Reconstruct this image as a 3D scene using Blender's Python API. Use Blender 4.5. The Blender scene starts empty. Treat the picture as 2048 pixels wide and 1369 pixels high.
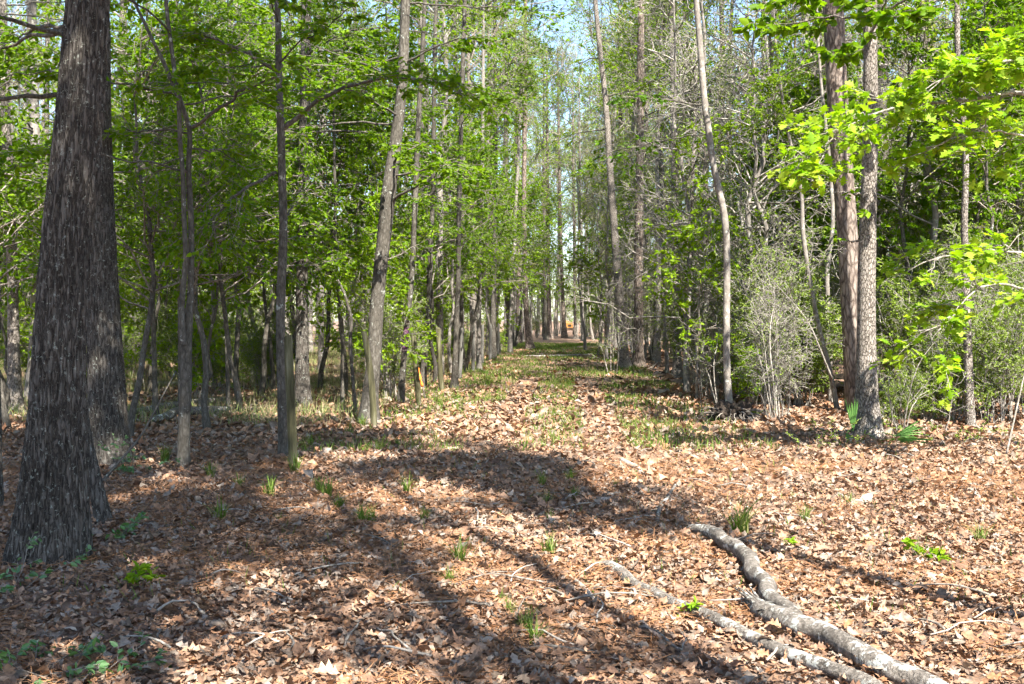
import bpy, math
import numpy as np
R = math.radians
SC = bpy.context.scene
C = SC.collection

# ------------------------------------------------------------------ camera, sky, sun, exposure
F_PX, VPX, VPY, CAM_H = 2196.0, 1130.0, 640.0, 1.6
YAW, PITCH = math.atan((VPX - 1024) / F_PX), math.atan((684.5 - VPY) / F_PX)
cam = bpy.data.objects.new('camera', bpy.data.cameras.new('camera'))
C.objects.link(cam)
cam.location = (0, 0, CAM_H)
cam.rotation_euler = (math.pi / 2 - PITCH, 0, YAW)
cam.data.sensor_width = 36
cam.data.lens = 36 * F_PX / 2048
cam.data.clip_start, cam.data.clip_end = 0.05, 3000
SC.camera = cam

SUN_EL, SUN_AZ = R(52), R(27)                  # azimuth: degrees to the right of straight behind the camera
SUN = np.array([math.sin(SUN_AZ) * math.cos(SUN_EL), -math.cos(SUN_AZ) * math.cos(SUN_EL), math.sin(SUN_EL)])
w = bpy.data.worlds.new('World'); SC.world = w; w.use_nodes = True
nt = w.node_tree
sky = nt.nodes.new('ShaderNodeTexSky'); sky.sky_type = 'NISHITA'; sky.sun_disc = False
sky.sun_elevation = SUN_EL; sky.sun_rotation = math.atan2(SUN[0], SUN[1])
sky.air_density, sky.dust_density, sky.ozone_density = 1.0, 0.6, 1.5
nt.links.new(sky.outputs[0], nt.nodes['Background'].inputs[0])
nt.nodes['Background'].inputs[1].default_value = 0.08
sl = bpy.data.lights.new('sun', 'SUN'); sl.energy = 5.0; sl.angle = R(0.53); sl.color = (1.0, 0.95, 0.86)
so = bpy.data.objects.new('sun', sl); C.objects.link(so)
so.rotation_euler = (math.atan2(math.hypot(SUN[0], SUN[1]), SUN[2]), 0, math.atan2(SUN[0], -SUN[1]))
so.location = (10, -20, 40)
vs = SC.view_settings
vs.view_transform, vs.look, vs.exposure, vs.gamma, vs.use_curve_mapping = 'Standard', 'None', 2.2, 1.0, False
cy = SC.cycles
cy.max_bounces, cy.diffuse_bounces, cy.glossy_bounces, cy.transmission_bounces, cy.transparent_max_bounces = 5, 3, 1, 3, 4
cy.caustics_reflective = cy.caustics_refractive = False
cy.sample_clamp_indirect = 6.0
cy.use_denoising = True
cy.use_light_tree = False
cy.adaptive_threshold = .03

# ------------------------------------------------------------------ maths helpers
def nrm(v): return v / np.maximum(np.linalg.norm(v, axis=-1, keepdims=True), 1e-9)
UP = np.array([0., 0., 1.])
cyw, syw, cp, sp = math.cos(YAW), math.sin(YAW), math.cos(PITCH), math.sin(PITCH)
FWD = np.array([-syw * cp, cyw * cp, -sp]); RGT = np.array([cyw, syw, 0.]); CUP = np.cross(RGT, FWD)
def ray(px, py): return FWD + RGT * (px - 1024) / F_PX - CUP * (py - 684.5) / F_PX
def at(px, py, Y):
    d = ray(px, py); return np.array([0, 0, CAM_H]) + d * (Y / d[1])
def gnd(px, py):
    d = ray(px, py); return np.array([0, 0, CAM_H]) + d * (-CAM_H / d[2])
def topx(p):
    q = np.asarray(p) - np.array([0, 0, CAM_H]); f = q @ FWD
    return 1024 + F_PX * (q @ RGT) / f, 684.5 - F_PX * (q @ CUP) / f, f

def hsh(i, j, k, seed):
    h = (i.astype(np.int64) * 374761393 + j.astype(np.int64) * 668265263 + k.astype(np.int64) * 2147483647 + seed * 1274126177) & 0xffffffff
    h = ((h ^ (h >> 13)) * 1274126177) & 0xffffffff
    return ((h ^ (h >> 16)) & 0xffff) / 65535.0
def vnoise(x, y, z=None, seed=0):
    x = np.asarray(x, float); y = np.asarray(y, float); z = np.zeros_like(x) if z is None else np.asarray(z, float)
    i, j, k = np.floor(x), np.floor(y), np.floor(z); a, b, c = x - i, y - j, z - k
    a, b, c = a * a * (3 - 2 * a), b * b * (3 - 2 * b), c * c * (3 - 2 * c); o = 0
    for di in (0, 1):
        for dj in (0, 1):
            for dk in (0, 1):
                o = o + hsh(i + di, j + dj, k + dk, seed) * (a if di else 1 - a) * (b if dj else 1 - b) * (c if dk else 1 - c)
    return o
def hz(x, y):                                   # the lie of the ground
    return 0.10 * (vnoise(np.asarray(x) * .35, np.asarray(y) * .35, seed=3) - .5) + 0.05 * (vnoise(np.asarray(x) * 1.1, np.asarray(y) * 1.1, seed=5) - .5)

class Geo:
    def __init__(s): s.V, s.F, s.M, s.n = [], [], [], 0
    def add(s, v, f, m=0):
        v = np.asarray(v, np.float32).reshape(-1, 3); f = np.asarray(f, np.int32).reshape(-1, 3)
        s.V.append(v); s.F.append(f + s.n); s.M.append(np.full(len(f), m, np.int32)); s.n += len(v)
    def mesh(s, name, mats, smooth=True, origin=None):
        V = np.concatenate(s.V); Fa = np.concatenate(s.F); M = np.concatenate(s.M)
        if origin is not None: V = V - np.asarray(origin, np.float32)
        me = bpy.data.meshes.new(name)
        me.vertices.add(len(V)); me.vertices.foreach_set('co', V.ravel())
        me.loops.add(Fa.size); me.loops.foreach_set('vertex_index', Fa.ravel())
        me.polygons.add(len(Fa)); me.polygons.foreach_set('loop_start', np.arange(0, Fa.size, 3, dtype=np.int32))
        for m in mats: me.materials.append(m)
        me.polygons.foreach_set('material_index', M)
        me.polygons.foreach_set('use_smooth', np.full(len(Fa), smooth, bool))
        me.update(calc_edges=True)
        return me

def frames(P):
    T = nrm(np.gradient(P, axis=1)); mt = nrm(P[:, -1] - P[:, 0])
    ref = np.where(np.abs(mt[:, 2:3]) > .75, np.array([[1., 0, 0]]), np.array([[0, 0, 1.]]))[:, None, :]
    A = nrm(np.cross(T, np.broadcast_to(ref, T.shape))); return T, A, np.cross(T, A)
def tubes(G, P, r, sides=4, mat=0, cap=False):
    """batch of tubes: P (T,K,3), r (T,K)"""
    P = np.asarray(P, float)
    if P.ndim == 2: P = P[None]
    T, K, _ = P.shape; r = np.broadcast_to(np.asarray(r, float), (T, K))
    _, A, B = frames(P); th = np.arange(sides) * 2 * math.pi / sides
    V = P[:, :, None, :] + r[:, :, None, None] * (A[:, :, None, :] * np.cos(th)[None, None, :, None] + B[:, :, None, :] * np.sin(th)[None, None, :, None])
    k, s = np.meshgrid(np.arange(K - 1), np.arange(sides), indexing='ij'); s2 = (s + 1) % sides
    a, b, c, d = k * sides + s, k * sides + s2, (k + 1) * sides + s2, (k + 1) * sides + s
    f = np.concatenate([np.stack([a, b, c], -1).reshape(-1, 3), np.stack([a, c, d], -1).reshape(-1, 3)])
    if cap:
        i = np.arange(1, sides - 1); f = np.concatenate([f, np.stack([0 * i, i + 1, i], -1), np.stack([0 * i, i, i + 1], -1) + (K - 1) * sides])
    G.add(V, (f[None] + (np.arange(T) * K * sides)[:, None, None]), mat)
def resample(P, r, n):
    P = np.asarray(P, float); r = np.asarray(r, float)
    s = np.concatenate([[0], np.cumsum(np.linalg.norm(np.diff(P, axis=0), axis=1))]); t = np.linspace(0, s[-1], n)
    # Catmull-like smoothing through a dense linear sample
    Q = np.stack([np.interp(t, s, P[:, i]) for i in range(3)], 1); q = np.interp(t, s, r)
    for _ in range(2):
        Q[1:-1] = .25 * Q[:-2] + .5 * Q[1:-1] + .25 * Q[2:]
    return Q, q

def tmpl(half, curl=0., bend=0., twist=0.):
    """leaf template from half an outline: list of (u, v)"""
    ins = half[1:-1]; n = len(ins); V = [(half[0][0], 0, 0)]
    V += [(u, 0, 0) for u, v in ins] + [(half[-1][0], 0, 0)]
    V += [(u, v, 0) for u, v in ins] + [(u, -v, 0) for u, v in ins]
    V = np.array(V, float); Fs = []
    m = lambda i: i + 1
    for side in (0, 1):
        o = lambda i: n + 2 + side * n + i
        t = [(0, m(0), o(0))]
        for i in range(n - 1): t += [(m(i), m(i + 1), o(i + 1)), (m(i), o(i + 1), o(i))]
        t += [(m(n - 1), n + 1, o(n - 1))]
        Fs += [q if side == 0 else (q[0], q[2], q[1]) for q in t]
    u, v = V[:, 0].copy(), V[:, 1].copy()
    V[:, 2] = curl * np.abs(v) ** 1.5 * 2 + bend * ((u - .45) ** 2 - .2) * 2 + twist * v * (u - .5) * 2
    return V, np.array(Fs)
OAKH = [(0, 0), (.12, .04), (.24, .20), (.31, .10), (.46, .40), (.56, .15), (.70, .36), (.79, .13), (.90, .15), (1, 0)]
OAKS = [(0, 0), (.22, .18), (.33, .10), (.50, .36), (.62, .16), (.80, .26), (1, 0)]
LONG = [(0, 0), (.25, .17), (.55, .24), (.8, .14), (1, 0)]
T_DIA = (np.array([(0, 0, 0), (.5, .5, .08), (1, 0, -.04), (.5, -.5, .08)], float), np.array([(0, 2, 1), (0, 3, 2)]))
T_FLAT = (np.array([(0, 0, 0), (.45, .5, 0), (1, 0, 0), (.45, -.5, 0)], float), np.array([(0, 2, 1), (0, 3, 2)]))
T_OVAL = (np.array([(0, 0, 0), (.3, .46, .07), (.7, .38, .05), (1, 0, -.08), (.7, -.38, .05), (.3, -.46, .07)], float), np.array([(0, 3, 2), (0, 2, 1), (0, 4, 3), (0, 5, 4)]))
T_OAK = tmpl(OAKH, .12, -.1)
T_OAKS = tmpl(OAKS, .1, -.1)
def leaves(G, P, D, N, L, W, T, mat=1):
    V0, F0 = T; D = nrm(D); S = nrm(np.cross(N, D)); N = np.cross(D, S)
    L = np.broadcast_to(L, len(P))[:, None, None]; W = np.broadcast_to(W, len(P))[:, None, None]
    V = P[:, None, :] + L * V0[None, :, 0:1] * D[:, None, :] + W * V0[None, :, 1:2] * S[:, None, :] + L * V0[None, :, 2:3] * N[:, None, :]
    G.add(V, F0[None] + (np.arange(len(P)) * len(V0))[:, None, None], mat)

def pick(P, t):
    """point and tangent on polylines P (T,K,3) at t (T,n)"""
    T, K, _ = P.shape; x = t * (K - 1); i = np.clip(np.floor(x).astype(int), 0, K - 2); f = (x - i)[..., None]
    j = np.arange(T)[:, None]; a, b = P[j, i], P[j, i + 1]
    return a * (1 - f) + b * f, nrm(b - a)
def spawn(rng, P, n, tmin, tmax, ln, ang, flat=.5, lift=0., droop=0., K=4, taper=.5, wob=.06):
    T = len(P); t = rng.uniform(tmin, tmax, (T, n)); t = np.sort(t, 1)
    p, tan = pick(P, t); p = p.reshape(-1, 3); tan = tan.reshape(-1, 3); tt = t.reshape(-1)
    rv = rng.normal(size=p.shape); fl = np.cross(tan, UP) * np.where(rng.random(len(p)) < .5, 1, -1)[:, None]
    rv = rv - (rv * tan).sum(-1, keepdims=True) * tan
    sd = nrm(nrm(rv) * (1 - flat) + fl * flat)
    a = ang + rng.normal(0, .18, len(p)); d = nrm(tan * np.cos(a)[:, None] + sd * np.sin(a)[:, None] + UP * lift)
    L = ln * rng.uniform(.55, 1.15, len(p)) * (1 - taper * (tt - tmin) / max(tmax - tmin, 1e-6))
    s = np.linspace(0, 1, K)[None, :, None]
    Q = p[:, None, :] + d[:, None, :] * L[:, None, None] * s - UP * (droop * L)[:, None, None] * s * s
    Q[:, 1:] += np.cumsum(rng.normal(size=(len(p), K - 1, 3)), 1) * (wob * L)[:, None, None]
    return Q
def leaf_on(rng, G, P, n, size, asp, T, tmin=.1, mat=1, flat=.6, hang=.15):
    t = rng.uniform(tmin, 1.0, (len(P), n)); p, tan = pick(P, t); p = p.reshape(-1, 3); tan = tan.reshape(-1, 3)
    sd = np.cross(tan, UP) * np.where(rng.random(len(p)) < .5, 1, -1)[:, None]
    d = tan * .55 + sd * .8 + rng.normal(size=p.shape) * .35 - UP * hang
    nn = UP * flat + rng.normal(size=p.shape) * .5
    L = size * rng.uniform(.6, 1.25, len(p)); leaves(G, p, d, nn, L, L * asp, T, mat)

# ------------------------------------------------------------------ materials
def new_mat(name):
    m = bpy.data.materials.new(name); m.use_nodes = True; m.node_tree.nodes.clear()
    N = m.node_tree.nodes; Lk = m.node_tree.links
    out = N.new('ShaderNodeOutputMaterial')
    return m, N, Lk, out
def rnd_fac(N, Lk):
    g = N.new('ShaderNodeNewGeometry'); o = N.new('ShaderNodeObjectInfo'); a = N.new('ShaderNodeMath'); a.operation = 'ADD'
    b = N.new('ShaderNodeMath'); b.operation = 'FRACT'
    Lk.new(g.outputs['Random Per Island'], a.inputs[0]); Lk.new(o.outputs['Random'], a.inputs[1]); Lk.new(a.outputs[0], b.inputs[0])
    return b.outputs[0]
def ramp(N, cols, pos=None):
    r = N.new('ShaderNodeValToRGB'); e = r.color_ramp.elements
    pos = pos or [i / (len(cols) - 1) for i in range(len(cols))]
    while len(e) < len(cols): e.new(.5)
    for q, c, x in zip(e, cols, pos): q.color = (*c, 1); q.position = x
    return r
def leaf_mat(name, cols, trans=.4, rough=.5, tcol=(1.3, 1.35, .3), spec=.12, mottle=0):
    m, N, Lk, out = new_mat(name); rf = rnd_fac(N, Lk); r = ramp(N, cols); Lk.new(rf, r.inputs[0])
    if mottle:
        tc = N.new('ShaderNodeTexCoord'); nz = N.new('ShaderNodeTexNoise'); nz.inputs['Scale'].default_value = mottle; nz.inputs['Detail'].default_value = 4; Lk.new(tc.outputs['Object'], nz.inputs[0])
        hv = N.new('ShaderNodeHueSaturation'); mr = N.new('ShaderNodeMapRange'); mr.inputs[1].default_value = .3; mr.inputs[2].default_value = .7; mr.inputs[3].default_value = .5; mr.inputs[4].default_value = 1.35
        Lk.new(nz.outputs[0], mr.inputs[0]); Lk.new(mr.outputs[0], hv.inputs['Value']); Lk.new(r.outputs[0], hv.inputs['Color']); r = hv
    p = N.new('ShaderNodeBsdfPrincipled'); p.inputs['Roughness'].default_value = rough; p.inputs['Specular IOR Level'].default_value = spec
    Lk.new(r.outputs[0], p.inputs['Base Color'])
    if trans > 0:
        t = N.new('ShaderNodeBsdfTranslucent'); mx = N.new('ShaderNodeMix'); mx.data_type = 'RGBA'; mx.blend_type = 'MULTIPLY'; mx.inputs[0].default_value = 1
        Lk.new(r.outputs[0], mx.inputs[6]); mx.inputs[7].default_value = (*tcol, 1); Lk.new(mx.outputs[2], t.inputs[0])
        s = N.new('ShaderNodeMixShader'); s.inputs[0].default_value = trans
        Lk.new(p.outputs[0], s.inputs[1]); Lk.new(t.outputs[0], s.inputs[2]); Lk.new(s.outputs[0], out.inputs[0])
    else: Lk.new(p.outputs[0], out.inputs[0])
    return m
def bark_mat(name, dark, mid, light, scale=30, zs=.25, bump=.5, lichen=.0, lcol=(.45, .5, .42), plates=False, bscale=None, vor=.35, lsc=9, bd=.02, warp=None):
    m, N, Lk, out = new_mat(name)
    tc = N.new('ShaderNodeTexCoord'); mp = N.new('ShaderNodeMapping'); mp.inputs['Scale'].default_value = (1, 1, zs); Lk.new(tc.outputs['Object'], mp.inputs[0])
    n1 = N.new('ShaderNodeTexNoise'); n1.inputs['Scale'].default_value = scale; n1.inputs['Detail'].default_value = 5; n1.inputs['Roughness'].default_value = .65; Lk.new(mp.outputs[0], n1.inputs[0])
    v = N.new('ShaderNodeTexVoronoi'); v.feature = 'DISTANCE_TO_EDGE'; v.inputs['Scale'].default_value = bscale or scale * .8
    wv = N.new('ShaderNodeMix'); wv.data_type = 'RGBA'; wv.inputs[0].default_value = warp or (.06 if plates else .03)
    Lk.new(mp.outputs[0], wv.inputs[6]); Lk.new(n1.outputs['Color'], wv.inputs[7]); Lk.new(wv.outputs[2], v.inputs[0])
    vr = ramp(N, [(0, 0, 0), (1, 1, 1)], [0, .22 if plates else .16]); Lk.new(v.outputs[0], vr.inputs[0])
    mu = N.new('ShaderNodeMath'); mu.operation = 'MULTIPLY'; Lk.new(vr.outputs[0], mu.inputs[0]); Lk.new(n1.outputs[0], mu.inputs[1])
    ad = N.new('ShaderNodeMath'); ad.operation = 'MULTIPLY_ADD'; Lk.new(vr.outputs[0], ad.inputs[0]); ad.inputs[1].default_value = vor
    n1s = N.new('ShaderNodeMath'); n1s.operation = 'MULTIPLY'; n1s.inputs[1].default_value = 1 - vor; Lk.new(n1.outputs[0], n1s.inputs[0]); Lk.new(n1s.outputs[0], ad.inputs[2])
    cr = ramp(N, [dark, mid, light], [.25, .55, .8]); Lk.new(ad.outputs[0], cr.inputs[0]); col = cr.outputs[0]
    n3 = N.new('ShaderNodeTexNoise'); n3.inputs['Scale'].default_value = 2.2; n3.inputs['Detail'].default_value = 3; Lk.new(tc.outputs['Object'], n3.inputs[0])
    hs = N.new('ShaderNodeHueSaturation'); Lk.new(col, hs.inputs['Color']); mr = N.new('ShaderNodeMapRange'); mr.inputs[1].default_value = .3; mr.inputs[2].default_value = .7; mr.inputs[3].default_value = .72; mr.inputs[4].default_value = 1.25
    Lk.new(n3.outputs[0], mr.inputs[0]); Lk.new(mr.outputs[0], hs.inputs['Value']); col = hs.outputs[0]
    if lichen > 0:
        n2 = N.new('ShaderNodeTexNoise'); n2.inputs['Scale'].default_value = lsc; n2.inputs['Detail'].default_value = 6; n2.inputs['Roughness'].default_value = .72; Lk.new(tc.outputs['Object'], n2.inputs[0])
        lr = ramp(N, [(0, 0, 0), (1, 1, 1)], [.70 - lichen * .16, .73 - lichen * .14]); Lk.new(n2.outputs[0], lr.inputs[0])
        mx = N.new('ShaderNodeMix'); mx.data_type = 'RGBA'; Lk.new(lr.outputs[0], mx.inputs[0]); Lk.new(col, mx.inputs[6]); mx.inputs[7].default_value = (*lcol, 1); col = mx.outputs[2]
    p = N.new('ShaderNodeBsdfPrincipled'); p.inputs['Roughness'].default_value = .9; p.inputs['Specular IOR Level'].default_value = .15; Lk.new(col, p.inputs['Base Color'])
    b = N.new('ShaderNodeBump'); b.inputs['Strength'].default_value = bump; b.inputs['Distance'].default_value = bd; Lk.new(ad.outputs[0], b.inputs['Height']); Lk.new(b.outputs[0], p.inputs['Normal'])
    Lk.new(p.outputs[0], out.inputs[0]); return m
def plain(name, cols, scale=12, rough=.8, stretch=(1, 1, 1), bump=.3):
    m, N, Lk, out = new_mat(name); tc = N.new('ShaderNodeTexCoord'); mp = N.new('ShaderNodeMapping'); mp.inputs['Scale'].default_value = stretch; Lk.new(tc.outputs['Object'], mp.inputs[0])
    n = N.new('ShaderNodeTexNoise'); n.inputs['Scale'].default_value = scale; n.inputs['Detail'].default_value = 6; n.inputs['Roughness'].default_value = .65; Lk.new(mp.outputs[0], n.inputs[0])
    r = ramp(N, cols, [.3 + .4 * i / max(len(cols) - 1, 1) for i in range(len(cols))]); Lk.new(n.outputs[0], r.inputs[0])
    p = N.new('ShaderNodeBsdfPrincipled'); p.inputs['Roughness'].default_value = rough; p.inputs['Specular IOR Level'].default_value = .2; Lk.new(r.outputs[0], p.inputs['Base Color'])
    b = N.new('ShaderNodeBump'); b.inputs['Strength'].default_value = bump; b.inputs['Distance'].default_value = .02; Lk.new(n.outputs[0], b.inputs['Height']); Lk.new(b.outputs[0], p.inputs['Normal'])
    Lk.new(p.outputs[0], out.inputs[0]); return m

M = {}
M['oak_dark'] = bark_mat('oak_dark', (.020, .017, .014), (.078, .067, .057), (.155, .14, .122), 46, .17, .9, .7, (.25, .265, .23), vor=.30, lsc=30, bscale=36, bd=.03, warp=.07)
M['oak_grey'] = bark_mat('oak_grey', (.05, .04, .032), (.18, .155, .13), (.32, .285, .25), 42, .4, .9, .35, (.45, .46, .42), bscale=40, vor=.4, lsc=16, bd=.03)
M['pine'] = bark_mat('pine', (.045, .034, .028), (.16, .125, .102), (.28, .235, .20), 16, .32, .9, .0, plates=True, bscale=15)
M['smooth_grey'] = bark_mat('smooth_grey', (.09, .078, .066), (.20, .178, .155), (.34, .315, .28), 18, .6, .4, .7, (.36, .37, .33), vor=.08)
M['brown_bark'] = bark_mat('brown_bark', (.028, .024, .019), (.082, .073, .060), (.16, .147, .127), 30, .4, .6, .6, (.27, .28, .245), vor=.15)
M['twig'] = bark_mat('twig', (.08, .065, .055), (.17, .145, .12), (.28, .25, .21), 20, .5, .1)
M['pale_twig'] = bark_mat('pale_twig', (.13, .115, .095), (.24, .215, .185), (.37, .345, .305), 20, .5, .1)
M['log'] = bark_mat('log', (.04, .034, .028), (.155, .135, .115), (.29, .265, .235), 34, 1, 1., .95, (.40, .405, .37), vor=.14, lsc=8, bscale=30, warp=.08)
M['pale_log'] = plain('pale_log', [(.17, .145, .12), (.30, .265, .225), (.42, .38, .33)], 10, .8)
M['post'] = plain('post', [(.02, .018, .01), (.075, .07, .035), (.17, .16, .105)], 13, .9, (1, 1, .12), .6)
M['post_grey'] = plain('post_grey', [(.05, .045, .04), (.13, .125, .11), (.22, .21, .195)], 9, .9, (1, 1, .12), .5)
M['lime'] = leaf_mat('lime', [(.09, .20, .010), (.24, .37, .02), (.15, .28, .015), (.33, .43, .06), (.20, .33, .02), (.28, .34, .03)], .5)
M['fresh'] = leaf_mat('fresh', [(.10, .20, .008), (.17, .28, .010), (.24, .34, .014), (.13, .22, .012)], .5)
M['mid'] = leaf_mat('mid', [(.055, .13, .005), (.105, .20, .007), (.175, .275, .010), (.08, .15, .010)], .52)
M['deep'] = leaf_mat('deep', [(.04, .10, .006), (.065, .14, .008), (.10, .19, .011)], .4, .4)
M['olive'] = leaf_mat('olive', [(.075, .125, .012), (.125, .195, .018), (.185, .265, .028), (.25, .32, .06)], .3)
M['yellowish'] = leaf_mat('yellowish', [(.20, .22, .04), (.28, .29, .07), (.18, .24, .03), (.33, .30, .12)], .4)
M['needle'] = leaf_mat('needle', [(.04, .085, .015), (.07, .12, .02), (.10, .15, .04)], .2)
M['litter'] = leaf_mat('litter', [(.22, .11, .058), (.33, .19, .11), (.09, .05, .034), (.43, .285, .19), (.29, .135, .062), (.37, .235, .15), (.15, .082, .05), (.25, .145, .09), (.34, .21, .135), (.07, .042, .03)], .15, .65, (1, .8, .6), .25, 45)
M['litter_grey'] = leaf_mat('litter_grey', [(.19, .145, .11), (.30, .24, .19), (.12, .085, .06), (.37, .30, .24)], .1, .65, (1, .8, .6), .25, 45)
M['needle_dry'] = leaf_mat('needle_dry', [(.28, .13, .055), (.33, .17, .085), (.22, .12, .065)], 0, .7)
M['grass'] = leaf_mat('grass', [(.06, .12, .015), (.095, .16, .025), (.14, .20, .04), (.24, .22, .10)], .35)
M['dry_grass'] = leaf_mat('dry_grass', [(.30, .25, .14), (.36, .31, .18), (.14, .20, .05), (.18, .24, .07)], .3, tcol=(1, .9, .7))
M['palmetto'] = leaf_mat('palmetto', [(.05, .12, .03), (.075, .165, .04), (.11, .20, .055)], .25, .35)
M['privet'] = leaf_mat('privet', [(.06, .14, .05), (.09, .19, .07), (.12, .22, .07)], .3, .35, spec=.5)
M['purple'] = plain('purple', [(.05, .02, .04), (.13, .06, .105)], 20)
M['orange'] = plain('orange', [(.75, .17, .02), (.9, .28, .05)], 14, .6)
M['amber'] = plain('amber', [(.22, .085, .015), (.30, .125, .03)], 6, .5, bump=.1)
M['iron'] = plain('iron', [(.05, .035, .025), (.12, .075, .05)], 30)
M['black'] = plain('black', [(.015, .015, .015), (.03, .03, .03)], 20)
M['root_soil'] = plain('root_soil', [(.012, .009, .007), (.035, .026, .02), (.07, .055, .043)], 14, .95)
def floor_mat():
    m, N, Lk, out = new_mat('floor_litter'); tc = N.new('ShaderNodeTexCoord')
    v = N.new('ShaderNodeTexVoronoi'); v.inputs['Scale'].default_value = 17; v.inputs['Randomness'].default_value = 1
    n = N.new('ShaderNodeTexNoise'); n.inputs['Scale'].default_value = 7; n.inputs['Detail'].default_value = 8; n.inputs['Roughness'].default_value = .7
    Lk.new(tc.outputs['Object'], n.inputs[0])
    mx = N.new('ShaderNodeMix'); mx.data_type = 'RGBA'; mx.inputs[0].default_value = .12; Lk.new(tc.outputs['Object'], mx.inputs[6]); Lk.new(n.outputs['Color'], mx.inputs[7]); Lk.new(mx.outputs[2], v.inputs[0])
    r = ramp(N, [(.08, .048, .03), (.19, .115, .07), (.26, .165, .11), (.13, .085, .058)]); Lk.new(v.outputs['Color'], r.inputs[0])
    mm = N.new('ShaderNodeMix'); mm.data_type = 'RGBA'; mm.blend_type = 'MULTIPLY'; mm.inputs[0].default_value = .8
    r2 = ramp(N, [(.45, .42, .4), (1.15, 1.1, 1.05)], [.3, .65]); Lk.new(n.outputs[0], r2.inputs[0]); Lk.new(r.outputs[0], mm.inputs[6]); Lk.new(r2.outputs[0], mm.inputs[7])
    p = N.new('ShaderNodeBsdfPrincipled'); p.inputs['Roughness'].default_value = .9; Lk.new(mm.outputs[2], p.inputs['Base Color'])
    b = N.new('ShaderNodeBump'); b.inputs['Strength'].default_value = .8; b.inputs['Distance'].default_value = .03; Lk.new(v.outputs['Distance'], b.inputs['Height']); Lk.new(b.outputs[0], p.inputs['Normal'])
    Lk.new(p.outputs[0], out.inputs[0]); return m
M['floor'] = floor_mat()

# ------------------------------------------------------------------ object helpers
def tag(o, label=None, cat=None, group=None, kind=None):
    if label: o['label'] = label
    if cat: o['category'] = cat
    if group: o['group'] = group
    if kind: o['kind'] = kind
    return o
def thing(name, loc, label, cat, group=None, rz=0, sc=1):
    o = bpy.data.objects.new(name, None); C.objects.link(o); o.location = [float(v) for v in loc]; o.rotation_euler = (0, 0, rz); o.scale = (sc, sc, sc) if np.isscalar(sc) else sc
    o.empty_display_size = .2
    return tag(o, label, cat, group)
def obj(name, me, parent=None, loc=None):
    o = bpy.data.objects.new(name, me); C.objects.link(o)
    if parent is not None: o.parent = parent
    if loc is not None: o.location = [float(v) for v in loc]
    return o

# ------------------------------------------------------------------ the ground and the trail
def sheet(name, xs, ys, mat, dz):
    X, Y = np.meshgrid(xs, ys); far = np.clip((90 - np.hypot(X, Y)) / 40, 0, 1)
    Z = hz(X, Y) * far + dz; nx, ny = len(xs), len(ys)
    i, j = np.meshgrid(np.arange(nx - 1), np.arange(ny - 1)); a = j * nx + i
    G = Geo(); G.add(np.stack([X, Y, Z], -1), np.concatenate([np.stack([a, a + 1, a + nx + 1], -1).reshape(-1, 3), np.stack([a, a + nx + 1, a + nx], -1).reshape(-1, 3)]))
    return tag(obj(name, G.mesh(name, [mat])), kind='structure')
xs = np.unique(np.concatenate([np.linspace(-700, -45, 14), np.linspace(-45, 45, 121), np.linspace(45, 700, 14)]))
ys = np.unique(np.concatenate([np.linspace(-300, -10, 10), np.linspace(-10, 110, 161), np.linspace(110, 1200, 20)]))
floor = sheet('forest_floor', xs, ys, M['floor'], 0.)
floor['label'] = 'forest floor covered with dry brown oak leaves'
trail = sheet('trail', np.linspace(-1.9, 1.5, 8), np.linspace(-6, 118, 249), M['floor'], .004)
trail['label'] = 'straight leaf covered trail leading away between the trees'

# ------------------------------------------------------------------ prototype trees and shrubs (mesh data shared by the copies)
def bark_tube(G, P, r, sides, mat=0, seed=0, lump=.06, flare=.0):
    """one trunk with an uneven, lobed outline"""
    _, A, B = frames(P[None]); A, B = A[0], B[0]; th = np.arange(sides) * 2 * math.pi / sides
    z = P[:, 2:3] - P[0, 2]; rr = r[:, None] * (1 + lump * 2 * (vnoise(np.cos(th)[None] * 1.3 + 9 + z * 1.2, np.sin(th)[None] * 1.3 + z * .9, z * 1.1, seed) - .5))
    if flare: rr = rr * (1 + flare * np.exp(-z / (2.2 * r[0])) * (.55 + .9 * vnoise(np.cos(th)[None] * 2 + 5, np.sin(th)[None] * 2 + 5 + z * 0, seed=seed + 7)))
    V = P[:, None] + rr[..., None] * (A[:, None] * np.cos(th)[None, :, None] + B[:, None] * np.sin(th)[None, :, None])
    K = len(P); k, s = np.meshgrid(np.arange(K - 1), np.arange(sides), indexing='ij'); s2 = (s + 1) % sides
    a, b, c, d = k * sides + s, k * sides + s2, (k + 1) * sides + s2, (k + 1) * sides + s
    G.add(V, np.concatenate([np.stack([a, b, c], -1).reshape(-1, 3), np.stack([a, c, d], -1).reshape(-1, 3)]), mat)
def trunk_path(rng, H, wob, K=14, lean=.02):
    z = np.linspace(-.08, H, K); a = rng.uniform(0, 6.28); d = np.cumsum(rng.normal(size=(K, 2)), 0) * wob; d -= d[0]
    l = rng.normal(0, lean, 2); return np.stack([d[:, 0] + l[0] * z, d[:, 1] + l[1] * z, z], 1)
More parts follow.
